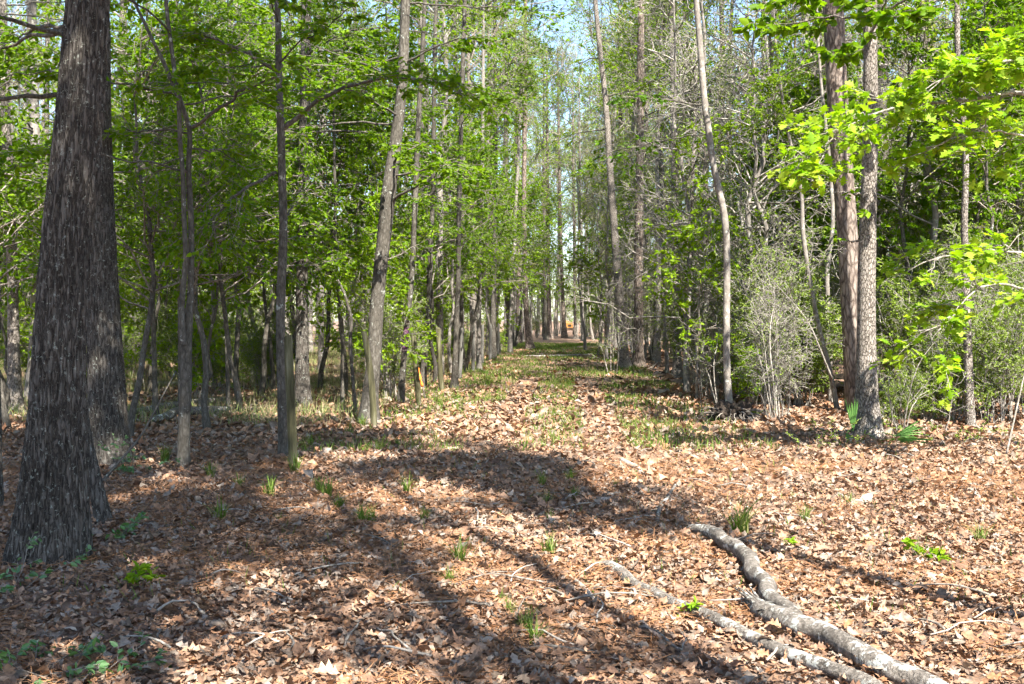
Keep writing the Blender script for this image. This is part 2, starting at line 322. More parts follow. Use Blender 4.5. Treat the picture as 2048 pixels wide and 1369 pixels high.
def tall_tree(seed, H, r0, bark, leafm, leaf=.11, n=(15, 9, 6, 7), z0=.5, lw=.55, limb=.26, twigm='twig', T=T_OVAL, stubs=4):
    rng = np.random.default_rng(seed); P = trunk_path(rng, H, .07, 16); s = np.linspace(0, 1, 16)
    r = r0 * (1 - .86 * s ** 1.3); G = Geo(); bark_tube(G, P, r, 12, 0, seed, .06, .45)
    tr = G.mesh('trunk', [M[bark]])
    G = Geo(); L = spawn(rng, P[None], n[0], z0, .99, H * limb, .95, .25, .25, -.12, 6, .55, .05)
    tubes(G, L, r0 * .22 * np.linspace(1, .25, 6)[None], 5, 0)
    if stubs:
        st = spawn(rng, P[None], stubs, .15, z0, 1.1, 1.3, .5, 0, .1, 4, 0, .08); tubes(G, st, .018 * np.linspace(1, .3, 4)[None], 4, 0)
    B = spawn(rng, L, n[1], .25, 1, H * limb * .42, .8, .4, .12, .05, 4, .4, .07); tubes(G, B, .022 * np.linspace(1, .35, 4)[None], 3, 0)
    t = spawn(rng, B, n[2], .2, 1, H * limb * .18, .8, .5, .05, .15, 2, .3, .08); tubes(G, t, .008 * np.linspace(1, .4, 2)[None], 3, 0)
    if n[3]: leaf_on(rng, G, t, n[3], leaf, lw, T, .1)
    return tr, G.mesh('crown', [M[twigm], M[leafm]])
def pine_tree(seed, H, r0, z0=.6):
    rng = np.random.default_rng(seed); P = trunk_path(rng, H, .035, 16, .01); s = np.linspace(0, 1, 16); r = r0 * (1 - .75 * s ** 1.4)
    G = Geo(); bark_tube(G, P, r, 14, 0, seed, .04, .3); tr = G.mesh('trunk', [M['pine']])
    G = Geo(); L = spawn(rng, P[None], 22, z0, .99, 3.4, 1.25, .1, .15, -.1, 5, .6, .06); tubes(G, L, .04 * np.linspace(1, .3, 5)[None], 4, 0)
    st = spawn(rng, P[None], 8, .3, z0, 1.2, 1.45, .2, 0, .1, 4, 0, .06); tubes(G, st, .02 * np.linspace(1, .3, 4)[None], 4, 0)
    t = spawn(rng, L, 7, .35, 1, .8, .7, .3, .25, 0, 3, .3, .06); tubes(G, t, .01 * np.ones((1, 3)), 3, 0)
    k = 26; p = np.repeat(t[:, -1], k, 0); d = rng.normal(size=p.shape) + np.repeat(nrm(t[:, -1] - t[:, 0]), k, 0) * .7
    p = p - np.repeat(t[:, -1] - t[:, 1], k, 0) * rng.random((len(p), 1))
    leaves(G, p, d, rng.normal(size=p.shape), rng.uniform(.18, .30, len(p)), .03, T_FLAT)
    return tr, G.mesh('crown', [M['twig'], M['needle']])
def sapling(seed, H, r0, bark, leafm, leaf=.075, n=(30, 6, 3, 7), z0=.22, blen=1.9, lw=.5, wob=.07, droop=.1, ang=1.05, twigm='twig', T=T_OVAL, lift=.12, flat=.6):
    rng = np.random.default_rng(seed); P = trunk_path(rng, H, wob, 14, .05); s = np.linspace(0, 1, 14); r = r0 * (1 - .9 * s)
    G = Geo(); bark_tube(G, P, r + .003, 8, 0, seed, .08, .3); tr = G.mesh('trunk', [M[bark]])
    G = Geo(); L = spawn(rng, P[None], n[0], z0, .99, blen, ang, .1, lift, droop, 6, .6, .05); tubes(G, L, r0 * .28 * np.linspace(1, .25, 6)[None] + .002, 4, 0)
    B = spawn(rng, L, n[1], .2, 1, blen * .38, .9, .45, .08, droop, 4, .4, .08); tubes(G, B, .005 * np.linspace(1, .5, 4)[None], 3, 0)
    t = spawn(rng, B, n[2], .2, 1, blen * .17, .8, .5, 0, droop, 2, .3, .06); tubes(G, t, .003 * np.ones((1, 2)), 3, 0)
    if n[3]: leaf_on(rng, G, t, n[3], leaf, lw, T, .05, flat=flat)
    return tr, G.mesh('crown', [M[twigm], M[leafm]])
def shrub(seed, H, nst, leafm, leaf=.03, n=(8, 5, 4, 7), spread=.45, twigm='pale_twig', r0=.014, lw=.5):
    rng = np.random.default_rng(seed); az = rng.uniform(0, 6.28, nst); K = 8; s = np.linspace(0, 1, K); Hs = H * rng.uniform(.6, 1.1, nst)
    d = np.stack([np.cos(az), np.sin(az)], 1) * (spread * rng.uniform(.2, 1, nst))[:, None]
    P = np.zeros((nst, K, 3)); P[:, :, :2] = (d[:, None] * (Hs[:, None] * s ** 1.4)[..., None]) + rng.normal(0, .12, (nst, 1, 2)); P[:, :, 2] = Hs[:, None] * s - .04
    P[:, 1:, :2] += np.cumsum(rng.normal(size=(nst, K - 1, 2)), 1) * .035 * H / 2
    G = Geo(); tubes(G, P, r0 * rng.uniform(.6, 1.3, nst)[:, None] * np.linspace(1, .3, K)[None], 5, 0); tr = G.mesh('stems', [M[twigm]])
    G = Geo(); L = spawn(rng, P, n[0], .2, 1, H * .33, 1.0, .1, .15, .05, 5, .4, .07); tubes(G, L, .006 * np.linspace(1, .4, 5)[None], 3, 0)
    B = spawn(rng, L, n[1], .15, 1, H * .14, .9, .4, 0, .05, 4, .3, .07); tubes(G, B, .0035 * np.ones((1, 4)), 3, 0)
    t = spawn(rng, B, n[2], .15, 1, H * .06, .9, .4, 0, .0, 2, .3, .07); tubes(G, t, .0022 * np.ones((1, 2)), 3, 0)
    if n[3]: leaf_on(rng, G, t, n[3], leaf, lw, T_DIA, .05, flat=.3)
    return tr, G.mesh('foliage', [M[twigm], M[leafm]])

PT = {
 'tall_shade': tall_tree(10, 14, .17, 'oak_grey', 'mid', .15, (18, 11, 7, 9), .45, limb=.21, stubs=0),
 'tall_wide': tall_tree(9, 20, .13, 'oak_grey', 'mid', .13, (22, 9, 6, 6), .33, limb=.17, stubs=0),
 'tall_high': tall_tree(7, 20, .09, 'oak_grey', 'mid', .14, (18, 10, 7, 8), .58, limb=.14, stubs=0),
 'tall_a': tall_tree(11, 19, .17, 'oak_grey', 'mid', .12),
 'tall_b': tall_tree(12, 22, .20, 'brown_bark', 'fresh', .11),
 'tall_c': tall_tree(13, 17, .14, 'smooth_grey', 'fresh', .11, (18, 9, 6, 6), .4, twigm='pale_twig'),
 'tall_bare': tall_tree(14, 18, .13, 'smooth_grey', 'yellowish', .09, (22, 9, 7, 4), .25, twigm='pale_twig', limb=.22),
 'tall_bare_b': tall_tree(15, 14, .10, 'smooth_grey', 'olive', .07, (26, 9, 7, 2), .2, twigm='pale_twig', limb=.22),
 'pine_a': pine_tree(21, 24, .20), 'pine_b': pine_tree(22, 21, .17, .5),
 'sap_mid_a': sapling(31, 7.5, .05, 'brown_bark', 'mid', .09, (36, 7, 3, 9), .32),
 'sap_mid_b': sapling(32, 6.0, .04, 'brown_bark', 'mid', .12, (32, 7, 3, 6), .3, lw=.72),
 'sap_fresh_a': sapling(33, 8.5, .055, 'smooth_grey', 'fresh', .09, (36, 7, 3, 9), .2, 2.0),
 'sap_fresh_b': sapling(34, 5.0, .03, 'twig', 'fresh', .085, (28, 6, 3, 9), .15, 1.5),
 'sap_yel': sapling(35, 9.5, .06, 'smooth_grey', 'yellowish', .06, (36, 7, 3, 3), .25, 2.0, twigm='pale_twig'),
 'sap_bare': sapling(36, 7.0, .045, 'smooth_grey', 'olive', .05, (40, 8, 4, 1), .12, 1.8, twigm='pale_twig', wob=.1),
 'sap_layer': sapling(38, 6.2, .05, 'brown_bark', 'mid', .085, (36, 8, 3, 9), .32, 2.6, ang=1.2, lift=.08),
 'sap_deep': sapling(37, 6.5, .05, 'brown_bark', 'deep', .09, (36, 7, 3, 9), .15),
 'yaupon_a': shrub(41, 2.6, 11, 'olive', .045, (8, 5, 4, 9)), 'yaupon_b': shrub(42, 3.4, 9, 'olive', .045, (10, 5, 4, 9), .35), 'yaupon_c': shrub(43, 1.8, 12, 'olive', .042, (8, 5, 4, 10), .6),
 'yaupon_d': shrub(44, 4.6, 8, 'olive', .05, (12, 6, 4, 8), .3, r0=.02),
 'bush_fresh': shrub(45, 1.3, 7, 'fresh', .06, (6, 4, 3, 5), .5, 'twig', .008, .55), 'bush_bare': shrub(46, 2.4, 9, 'olive', .03, (9, 6, 4, 1), .5),
}
LOOK = {'tall_a': 'broad green crowned', 'tall_b': 'tall fresh green', 'tall_c': 'thin grey stemmed', 'tall_bare': 'pale nearly bare', 'tall_bare_b': 'short pale twiggy', 'pine_a': 'straight plated', 'pine_b': 'slim plated',
 'sap_mid_a': 'mid green leafy', 'sap_mid_b': 'low mid green', 'sap_fresh_a': 'tall bright green', 'sap_fresh_b': 'small bright green', 'sap_yel': 'yellowish sparse', 'sap_bare': 'pale bare', 'sap_deep': 'dark green', 'sap_layer': 'wide spreading green',
 'yaupon_a': 'rounded olive', 'yaupon_b': 'upright olive', 'yaupon_c': 'low spreading olive', 'yaupon_d': 'tall olive', 'bush_fresh': 'small fresh green', 'bush_bare': 'bare twiggy'}
NEAR = [(45, 'the grey trunk at the left edge'), (110, 'the pale left hand trunk'), (260, 'the large foreground oaks'), (430, 'the twin stemmed tree'), (520, 'the slim forked sapling'), (600, 'the squared fence post'), (660, 'the straight dark trunk'), (790, 'the lichen spotted leaning tree'), (860, 'the purple marked trunk'), (960, 'the grey leaning fence post'), (1060, 'the left edge of the trail'), (1180, 'the far end of the trail'), (1300, 'the pair of grey trunks'), (1400, 'the dull grey trunk'), (1500, 'the tree on torn roots'), (1640, 'the bent sapling'), (1760, 'the pale sunlit oak'), (1900, 'the lime green boughs'), (1990, 'the crooked right hand trunk'), (9999, 'the right edge of the view')]
def where(kind, x, y, cat):
    px = topx((x, y, 1.))[0]; a = next(n for lim, n in NEAR if px < lim)
    lo = max([0] + [lim for lim, n in NEAR if lim <= px]); hi = next(lim for lim, n in NEAR if px < lim); sd = 'and left of' if px - lo < min(hi, 2048) - px else 'and right of'
    if 'edge' in a or 'end' in a: sd = ''
    band = 'close beside' if y < 18 else 'close behind' if y < 23 else 'a little behind' if y < 31 else 'behind' if y < 42 else 'well behind' if y < 56 else 'far behind' if y < 74 else 'very far behind'
    return LOOK[kind] + ' ' + cat + ' ' + band + ' ' + (sd + ' ' if sd and y >= 18 else '') + a
USED = {}; CNT = {}
def plant(kind, x, y, label, cat, group, name, rz=0, sc=1., shape=None):
    tr, cr = PT[kind]; o = thing(name, (x, y, float(hz(x, y))), label or where(kind, x, y, cat), cat, group, rz, sc)
    CNT[o['label']] = CNT.get(o['label'], 0) + 1
    if o['label'] in USED and label is None:
        q = USED.pop(o['label']); far = o.location.y > q.location.y; l0 = o['label']
        o['label'] = ('farther ' if far else 'nearer ') + l0; q['label'] = ('nearer ' if far else 'farther ') + l0
    elif label is None: USED[o['label']] = o
    obj(tr.name.split('.')[0], tr, o); obj(cr.name.split('.')[0], cr, o); return o

# ------------------------------------------------------------------ named trunks, traced at their own distance
def px_path(Y, pts):
    P = np.array([at(a, b, Y) for a, b, _ in pts]); r = np.array([c * .5 * Y / F_PX for _, _, c in pts]); return P, r
def hero(name, label, Y, pts, bark, H, sides=20, crown=None, csc=1., flare=.35, seg=40, lump=.05, limbs=(), group=None, furrow=0, seed=1, rtop=.45, cat='tree'):
    P, r = px_path(Y, pts); base = np.array([P[0, 0], P[0, 1], 0]); base[2] = float(hz(base[0], base[1])); P[0, 2] = base[2] - .1
    if H:
        d = nrm(P[-1] - P[-2]); d = nrm(d * .6 + UP * .6)
        k = (H - P[-1, 2]) / d[2]; P = np.vstack([P, P[-1] + d * k * .5, P[-1] + d * k]); r = np.concatenate([r, [r[-1] * (1 + rtop) / 2, r[-1] * rtop]])
    Q, q = resample(P, r, seg); o = thing(name, base, label, cat, group); G = Geo()
    bark_tube(G, Q, q, sides, 0, seed, lump, flare)
    if furrow:
        V = G.V[0].reshape(seg, sides, 3); cen = Q[:, None, :].astype(np.float32); rad = V - cen; rl = np.linalg.norm(rad, axis=-1, keepdims=True); rad = rad / rl
        th = np.arange(sides) * 2 * math.pi / sides; z = Q[:, 2:3]; u = np.cos(th)[None] * 7; v = np.sin(th)[None] * 7
        n1 = vnoise(u + 20, v + 20, z * 2.2, seed); n2 = vnoise(u * 2.3 + 50, v * 2.3, z * 6, seed + 1)
        k = round(2 * math.pi * float(np.median(q)) / .042)
        ph = th[None] * k + 9 * n1 + 3.0 * n2; ridge = np.abs(np.sin(ph * .5)) ** .7
        brk = vnoise(u * 3, v * 3, z * 16, seed + 2); dis = furrow * (ridge * (.6 + .6 * brk) - .5 + .25 * (vnoise(u * 8, v * 8, z * 40, seed + 3) - .5))
        G.V[0] = (V + rad * dis[..., None]).reshape(-1, 3).astype(np.float32)
    obj('trunk', G.mesh('trunk', [M[bark]], origin=base), o)
    if crown:
        c = obj('crown', PT[crown][1], o); top = Q[-1] - base; pz = {'tall_shade': 14, 'tall_a': 19, 'tall_b': 22, 'tall_c': 17, 'pine_a': 24, 'pine_b': 21}.get(crown, 8)
        c.scale = (csc,) * 3; c.rotation_euler = (0, 0, seed * 1.7); c.location = [float(v) for v in top - np.array([0, 0, pz * csc * .99])]
    return o, Q, q, base
def limb(o, base, P, r0, r1, rng, leafm='mid', leaf=.08, n=(8, 4, 8), tl=.9, bark='brown_bark', flat=.9, droop=.15, T=T_OVAL, lw=.5, foliage=True, t0=.3):
    """a limb of a named tree with its leafy sprays, coordinates in the world"""
    P = np.asarray(P, float); Q, q = resample(P, np.linspace(r0, r1, len(P)), 14); Q[1:-1] += rng.normal(0, .012, (12, 3))
    G = Geo(); tubes(G, Q, q, 6, 0); lo = obj('limb', G.mesh('limb', [M[bark]], origin=base), o)
    if foliage:
        G = Geo(); B = spawn(rng, Q[None], n[0], t0, 1, tl, .85, flat, .05, droop, 5, .35, .06); tubes(G, B, .005 * np.linspace(1, .5, 5)[None], 3, 0)
        t = spawn(rng, B, n[1], .15, 1, tl * .38, .8, flat, 0, droop, 2, .3, .06); tubes(G, t, .003 * np.ones((1, 2)), 3, 0)
        leaf_on(rng, G, t, n[2], leaf, lw, T, .05)
        obj('foliage', G.mesh('foliage', [M['twig'], M[leafm]], origin=base), lo)
    return lo
rg = np.random.default_rng(7)
def sprays(o, base, Q, q, zlo, zhi, n, ln, leafm, leaf=.08, k=(7, 4, 8), up=.15, bark='brown_bark', lw=.5, azr=None):
    """random leafy side limbs between two heights of a trunk"""
    z = Q[:, 2]
    for i in range(n):
        h = rg.uniform(zlo, zhi); p = np.array([np.interp(h, z, Q[:, j]) for j in range(3)]); a = rg.uniform(*(azr or (0, 6.28)))
        L = ln * rg.uniform(.6, 1.15); d = np.array([math.cos(a), math.sin(a), up + rg.normal(0, .12)])
        pts = [p + d * L * s - UP * .12 * L * s * s + rg.normal(0, .03 * L, 3) * s for s in np.linspace(0, 1, 5)]
        limb(o, base, pts, max(.012, .22 * np.interp(h, z, q)), .004, rg, leafm, leaf, k, L * .42, bark, .85, lw=lw)

o, Q, q, b = hero('oak_tree', 'large dark furrowed oak trunk in the left foreground', 7.0,
    [(97, 1150, 168), (101, 1100, 150), (107, 1010, 132), (112, 920, 120), (114, 860, 110), (120, 690, 98), (136, 450, 92), (159, 235, 89), (176, 0, 80)],
    'oak_dark', 12.5, 170, 'tall_shade', .95, .10, 300, .03, furrow=.02, seed=3)
for ch in o.children:
    if ch.name.startswith('crown'): ch.scale = (1.35, 1.35, .95); ch.location.x += .9  # out-of-view crown, widened and shifted to shade the ground on the left
o, Q, q, b = hero('oak_tree', 'second dark oak trunk standing right behind the large foreground oak', 11.9,
    [(222, 938, 90), (219, 900, 78), (216, 860, 74), (210, 690, 66), (197, 450, 62), (190, 235, 60), (186, 0, 60)], 'oak_dark', 17, 100, 'tall_b', .7, .12, 200, .03, furrow=.018, seed=4)
sprays(o, b, Q, q, 3.2, 5.5, 5, 2.2, 'mid', .09, azr=(2.0, 4.6))
# slender pair of twisted stems
o, Q, q, b = hero('twin_stem_tree', 'slender grey tree whose two twisted stems entwine, right of the foreground oaks', 11.7,
    [(367, 945, 26), (368, 850, 24), (372, 760, 24), (372, 680, 23), (382, 600, 14), (383, 450, 12), (376, 330, 11), (383, 258, 10), (358, 200, 10), (350, 150, 9), (341, 80, 8), (333, 20, 8)], 'brown_bark', 8, 12, None, 1, .6, 70, .08, seed=5)
P2, r2 = px_path(11.6, [(366, 690, 16), (362, 620, 12), (372, 520, 11), (368, 430, 10), (366, 350, 10), (360, 285, 9), (358, 200, 9), (330, 130, 8), (300, 70, 7), (262, -10, 6)])
G = Geo(); Qs, qs = resample(P2, r2, 50); tubes(G, Qs, qs, 8, 0); obj('stem', G.mesh('stem', [M['brown_bark']], origin=b), o)
limb(o, b, [at(384, 255, 11.7), at(440, 215, 11.5), at(490, 180, 11.3), at(550, 155, 11.2)], .022, .008, rg, 'mid', .08, (10, 4, 8), 1.0)
sprays(o, b, Q, q, 3.0, 6.0, 9, 1.9, 'mid', .085)
o, Q, q, b = hero('young_tree', 'thin dark trunk half hidden behind the twin stemmed tree', 19.5,
    [(366, 825, 20), (364, 700, 16), (362, 500, 15), (360, 350, 13), (358, 215, 12), (352, 0, 10)], 'brown_bark', 12, 12, 'tall_c', .5, .3, 36, seed=6)
sprays(o, b, Q, q, 2.2, 6.5, 9, 2.4, 'mid', .085)
o, Q, q, b = hero('young_tree', 'upright brown tree just behind the tall squared fence post, long side limbs', 12.6,
    [(567, 918, 24), (566, 850, 20), (561, 720, 17), (560, 600, 19), (566, 520, 18), (567, 430, 17), (563, 330, 16), (562, 240, 15), (556, 130, 13), (558, 60, 12), (554, 0, 11)], 'brown_bark', 11, 14, 'tall_c', .42, .3, 60, .07, seed=8)
limb(o, b, [at(567, 257, 12.6), at(600, 225, 12.6), at(640, 200, 12.5), at(700, 167, 12.4), at(760, 153, 12.3), at(850, 160, 12.3), at(925, 183, 12.2)], .03, .008, rg, 'mid', .085, (16, 4, 9), .95, t0=.4)
limb(o, b, [at(551, 140, 12.6), at(490, 105, 12.5), at(450, 85, 12.4), at(400, 68, 12.3)], .024, .008, rg, 'mid', .085, (12, 4, 9), .9)
limb(o, b, [at(552, 345, 12.6), at(480, 385, 12.3), at(430, 430, 12.1), at(395, 470, 12.0)], .022, .006, rg, 'mid', .085, (11, 4, 9), .9)
sprays(o, b, Q, q, 2.4, 5.8, 9, 1.8, 'mid', .085)
o, Q, q, b = hero('straight_tree', 'straight dark trunk behind and right of the squared fence post', 20.,
    [(606, 818, 36), (605, 790, 30), (604, 690, 25), (604, 450, 22), (608, 300, 22), (612, 100, 20), (613, 0, 19)], 'oak_dark', 17, 20, 'tall_a', .6, .3, 60, seed=9)
sprays(o, b, Q, q, 3.6, 8, 8, 2.6, 'mid', .09)
o, Q, q, b = hero('leaning_tree', 'lichen spotted trunk curving and leaning right beside the fence line', 17.,
    [(738, 850, 44), (738, 810, 34), (748, 720, 29), (752, 640, 28), (759, 550, 28), (769, 470, 29), (775, 400, 30), (785, 330, 28), (797, 240, 22), (806, 150, 21), (809, 50, 20), (811, 0, 19)], 'brown_bark', 14, 22, 'tall_a', .52, .3, 70, .06, seed=10)
sprays(o, b, Q, q, 3.2, 7.2, 10, 2.4, 'mid', .09)
limb(o, b, [at(785, 355, 17), at(830, 345, 16.8), at(880, 330, 16.5), at(930, 335, 16.2)], .02, .006, rg, 'mid', .085, (10, 4, 8), .9)
o, Q, q, b = hero('paint_marked_tree', 'thin leaning trunk with a purple paint mark at chest height', 21.,
    [(801, 805, 17), (803, 770, 14), (808, 710, 12), (814, 650, 11), (822, 580, 11), (829, 450, 11), (833, 330, 11), (838, 220, 10), (845, 100, 9), (850, 0, 8)], 'brown_bark', 13, 12, 'tall_c', .5, .3, 50, seed=11)
Pp, rp = px_path(20.995, [(808.5, 703, 11.8), (813.5, 655, 11.8)]); G = Geo(); Qp, qp = resample(Pp, rp, 6); tubes(G, Qp, qp * 1.05, 12, 0); tag(obj('paint_mark', G.mesh('paint_mark', [M['purple']], origin=b), o), 'faded purple paint mark')
sprays(o, b, Q, q, 3.0, 8, 9, 2.2, 'mid', .085)
def simple(name, label, Y, pts, bark, H, crown, csc, zs=None, leafm='mid', ns=7, ln=2.2, sides=14, seed=1, leaf=.085, group=None):
    o, Q, q, b = hero(name, label, Y, pts, bark, H, sides, crown, csc, .6, 44, .06, seed=seed, group=group)
    if zs: sprays(o, b, Q, q, zs[0], zs[1], ns, ln, leafm, leaf)
    return o
simple('young_tree', 'curving trunk behind the mossy post with orange tape', 25, [(843, 778, 16), (848, 730, 12), (856, 640, 10), (861, 500, 10), (866, 380, 9), (868, 200, 9), (872, 0, 8)], 'brown_bark', 14, 'tall_c', .5, (3, 9), ns=9, seed=12)
simple('young_tree', 'dark thin trunk on the fence line left of the leaning grey post', 25.2, [(908, 781, 15), (910, 740, 12), (912, 656, 11), (917, 560, 10), (917, 450, 10), (921, 300, 9), (925, 150, 9), (930, 0, 8)], 'brown_bark', 15, 'tall_c', .55, (3, 10), ns=10, seed=13)
simple('young_tree', 'dark straight trunk beside the trail beyond the fence posts', 44, [(986, 720, 14), (986, 690, 11), (987, 600, 11), (988, 510, 11), (990, 400, 10), (991, 250, 9), (990, 80, 8)], 'brown_bark', 20, 'tall_a', .7, (3, 12), 'fresh', 9, 3, seed=14)
simple('pine_tree', 'reddish brown trunk at the left edge of the far trail', 60, [(1061, 699, 17), (1058, 680, 13), (1053, 640, 11), (1050, 560, 10), (1048, 400, 9), (1050, 200, 9)], 'pine', 24, 'pine_a', .9, seed=15)
simple('straight_tree', 'left of two dark trunks framing the far end of trail', 88, [(1092, 678, 9), (1090, 640, 7), (1089, 500, 6), (1088, 350, 6)], 'brown_bark', 22, 'tall_b', .9, seed=16)
simple('pine_tree', 'broad dark trunk left of the far orange object', 92, [(1100, 678, 11), (1099, 650, 9), (1097, 560, 8), (1095, 400, 8)], 'pine', 24, 'pine_b', 1., seed=17)
simple('pine_tree', 'reddish pine trunk just left of the far orange object', 95, [(1130, 677, 11), (1127, 640, 8), (1124, 560, 7), (1120, 430, 7)], 'pine', 25, 'pine_a', 1., seed=18)
simple('straight_tree', 'grey trunk just right of the far orange object', 90, [(1152, 679, 8), (1150, 640, 6), (1149, 560, 5), (1147, 400, 5)], 'oak_grey', 22, 'tall_b', .9, seed=19)
simple('straight_tree', 'thin grey trunk at the right end of the far trail', 84, [(1166, 680, 7), (1165, 640, 6), (1163, 500, 5), (1160, 350, 5)], 'smooth_grey', 20, 'tall_bare', 1., seed=20)
# right of the trail
simple('straight_tree', 'pale grey trunk at the right edge of the trail, left of a pair', 37, [(1249, 738, 25), (1247, 715, 20), (1241, 620, 17), (1235, 540, 17), (1228, 450, 15), (1219, 330, 13), (1212, 200, 11), (1203, 130, 10), (1190, 0, 9)], 'oak_grey', 19, 'tall_c', .7, (7, 11), 'fresh', 5, 2.5, 18, seed=21)
simple('straight_tree', 'rough grey trunk at the right edge of the trail, right of a pair', 37.5, [(1277, 738, 23), (1276, 715, 20), (1277, 600, 18), (1278, 450, 17), (1280, 330, 16), (1281, 170, 15), (1282, 50, 13), (1283, 0, 12)], 'pine', 20, 'tall_b', .65, (7, 12), 'fresh', 6, 2.5, 18, seed=22)
o, Q, q, b = hero('tipped_tree', 'pale slender tree on a raised clump of torn roots', 17.4,
    [(1462, 842, 19), (1458, 800, 15), (1453, 740, 14), (1453, 640, 14), (1454, 500, 14), (1450, 430, 14), (1437, 378, 13), (1425, 330, 13), (1419, 270, 13), (1408, 200, 13), (1401, 100, 12), (1392, 0, 11)], 'smooth_grey', 12, 14, 'tall_bare', .45, .2, 70, .06, seed=23)
sprays(o, b, Q, q, 4.5, 7.5, 5, 1.8, 'deep', .10, k=(6, 3, 6))
# root clump of that tree
rr = np.random.default_rng(5); G = Geo(); nu, nv = 44, 22; th, ph = np.meshgrid(np.arange(nu) * 2 * math.pi / nu, np.linspace(0, math.pi / 2 + .2, nv)); x, y, z = np.cos(th) * np.sin(ph), np.sin(th) * np.sin(ph), np.cos(ph)
rad = 1 + .5 * (vnoise(x * 2.5 + 9, y * 2.5 + 9, z * 2.5 + 9, 4) - .5) + .55 * (vnoise(x * 7 + 9, y * 7 + 9, z * 7 + 9, 5) - .5) + .4 * (vnoise(x * 15 + 9, y * 15 + 9, z * 15 + 9, 6) - .5)
V = np.stack([x * rad * .30, y * rad * .27, z * rad * .27], -1); k, s = np.meshgrid(np.arange(nv - 1), np.arange(nu), indexing='ij'); s2 = (s + 1) % nu
G.add(V, np.concatenate([np.stack([k * nu + s, (k + 1) * nu + s, (k + 1) * nu + s2], -1).reshape(-1, 3), np.stack([k * nu + s, (k + 1) * nu + s2, k * nu + s2], -1).reshape(-1, 3)]))
rc = obj('root_clump', G.mesh('root_clump', [M['root_soil']]), o, (.02, -.06, .04)); tag(rc, 'dark clump of soil and torn roots')
az = rr.uniform(0, 6.28, 64); d = np.stack([np.cos(az), np.sin(az), rr.uniform(.1, .7, 64)], 1); s = np.linspace(0, 1, 6)[None, :, None]
Pr = d[:, None] * .22 + d[:, None] * s * rr.uniform(.15, .45, 64)[:, None, None] - UP * s * s * rr.uniform(.15, .34, 64)[:, None, None] + np.cumsum(rr.normal(0, .018, (64, 6, 3)), 1); Pr[:, :, 2] = np.maximum(Pr[:, :, 2], .01)
for i in range(64):
    G = Geo(); tubes(G, Pr[i], rr.uniform(.005, .013) * np.linspace(1, .3, 6)[None], 5, 0); obj('root', G.mesh('root', [M['twig']]), rc)
o, Q, q, b = hero('pine_tree', 'reddish plated pine trunk directly behind the pale oak in the sun', 19.,
    [(1716, 828, 48), (1712, 790, 41), (1703, 620, 39), (1694, 450, 40), (1685, 340, 40), (1675, 200, 40), (1666, 0, 40)], 'pine', 22, 40, 'pine_a', .85, .2, 120, .03, seed=24)
o, Q, q, b = hero('oak_tree', 'pale grey oak trunk standing in full sun, palmetto leaves at its foot', 15.1,
    [(1736, 874, 56), (1735, 858, 48), (1733, 800, 42), (1733, 700, 37), (1733, 560, 35), (1736, 450, 32), (1740, 320, 30), (1741, 200, 28), (1740, 0, 26)], 'oak_grey', 17, 40, 'tall_b', .5, .35, 140, .05, seed=25)
sun_oak = (o, Q, q, b)
o, Q, q, b = hero('young_tree', 'crooked grey brown trunk among the bushes near the right edge', 16.7,
    [(1942, 856, 21), (1940, 820, 18), (1937, 740, 17), (1934, 650, 16), (1932, 560, 14), (1928, 450, 13), (1933, 330, 12), (1928, 250, 11), (1915, 120, 11), (1914, 0, 10)], 'oak_grey', 11, 14, 'tall_c', .4, .3, 60, .08, seed=26)
simple('straight_tree', 'grey trunk behind the lime green oak sprays', 26, [(1868, 772, 36), (1864, 700, 31), (1862, 470, 28), (1861, 200, 27), (1846, 0, 26)], 'oak_grey', 20, 'tall_b', .7, (5, 9), 'mid', 6, 2.5, 20, seed=27)
simple('sapling_tree', 'bent thin sapling leaning left in the bushes beside the pine', 19.6, [(1677, 815, 10), (1660, 740, 10), (1641, 670, 9), (1626, 600, 9), (1613, 520, 9), (1603, 450, 9), (1607, 400, 8), (1600, 365, 7), (1570, 240, 6), (1552, 100, 5)], 'smooth_grey', 8.5, 'sap_fresh_b', .6, seed=28)
simple('sapling_tree', 'thin upright stem behind the bent sapling beside the pine', 21, [(1662, 806, 11), (1660, 740, 10), (1657, 620, 9), (1652, 540, 9), (1668, 450, 8), (1660, 330, 7), (1640, 150, 6)], 'smooth_grey', 10, 'sap_mid_a', .7, seed=29)
simple('straight_tree', 'dull grey trunk in the bushes right of the trail pair', 31, [(1356, 752, 20), (1354, 720, 16), (1353, 600, 15), (1350, 400, 14), (1345, 150, 12)], 'oak_grey', 17, 'tall_c', .6, (6, 10), 'fresh', 5, 2.3, seed=30)
simple('young_tree', 'thin grey stem in the bushes right of the dull grey trunk', 27, [(1371, 768, 12), (1372, 720, 10), (1375, 600, 9), (1381, 450, 8), (1390, 250, 7)], 'oak_grey', 12, 'tall_bare', .5, seed=31)
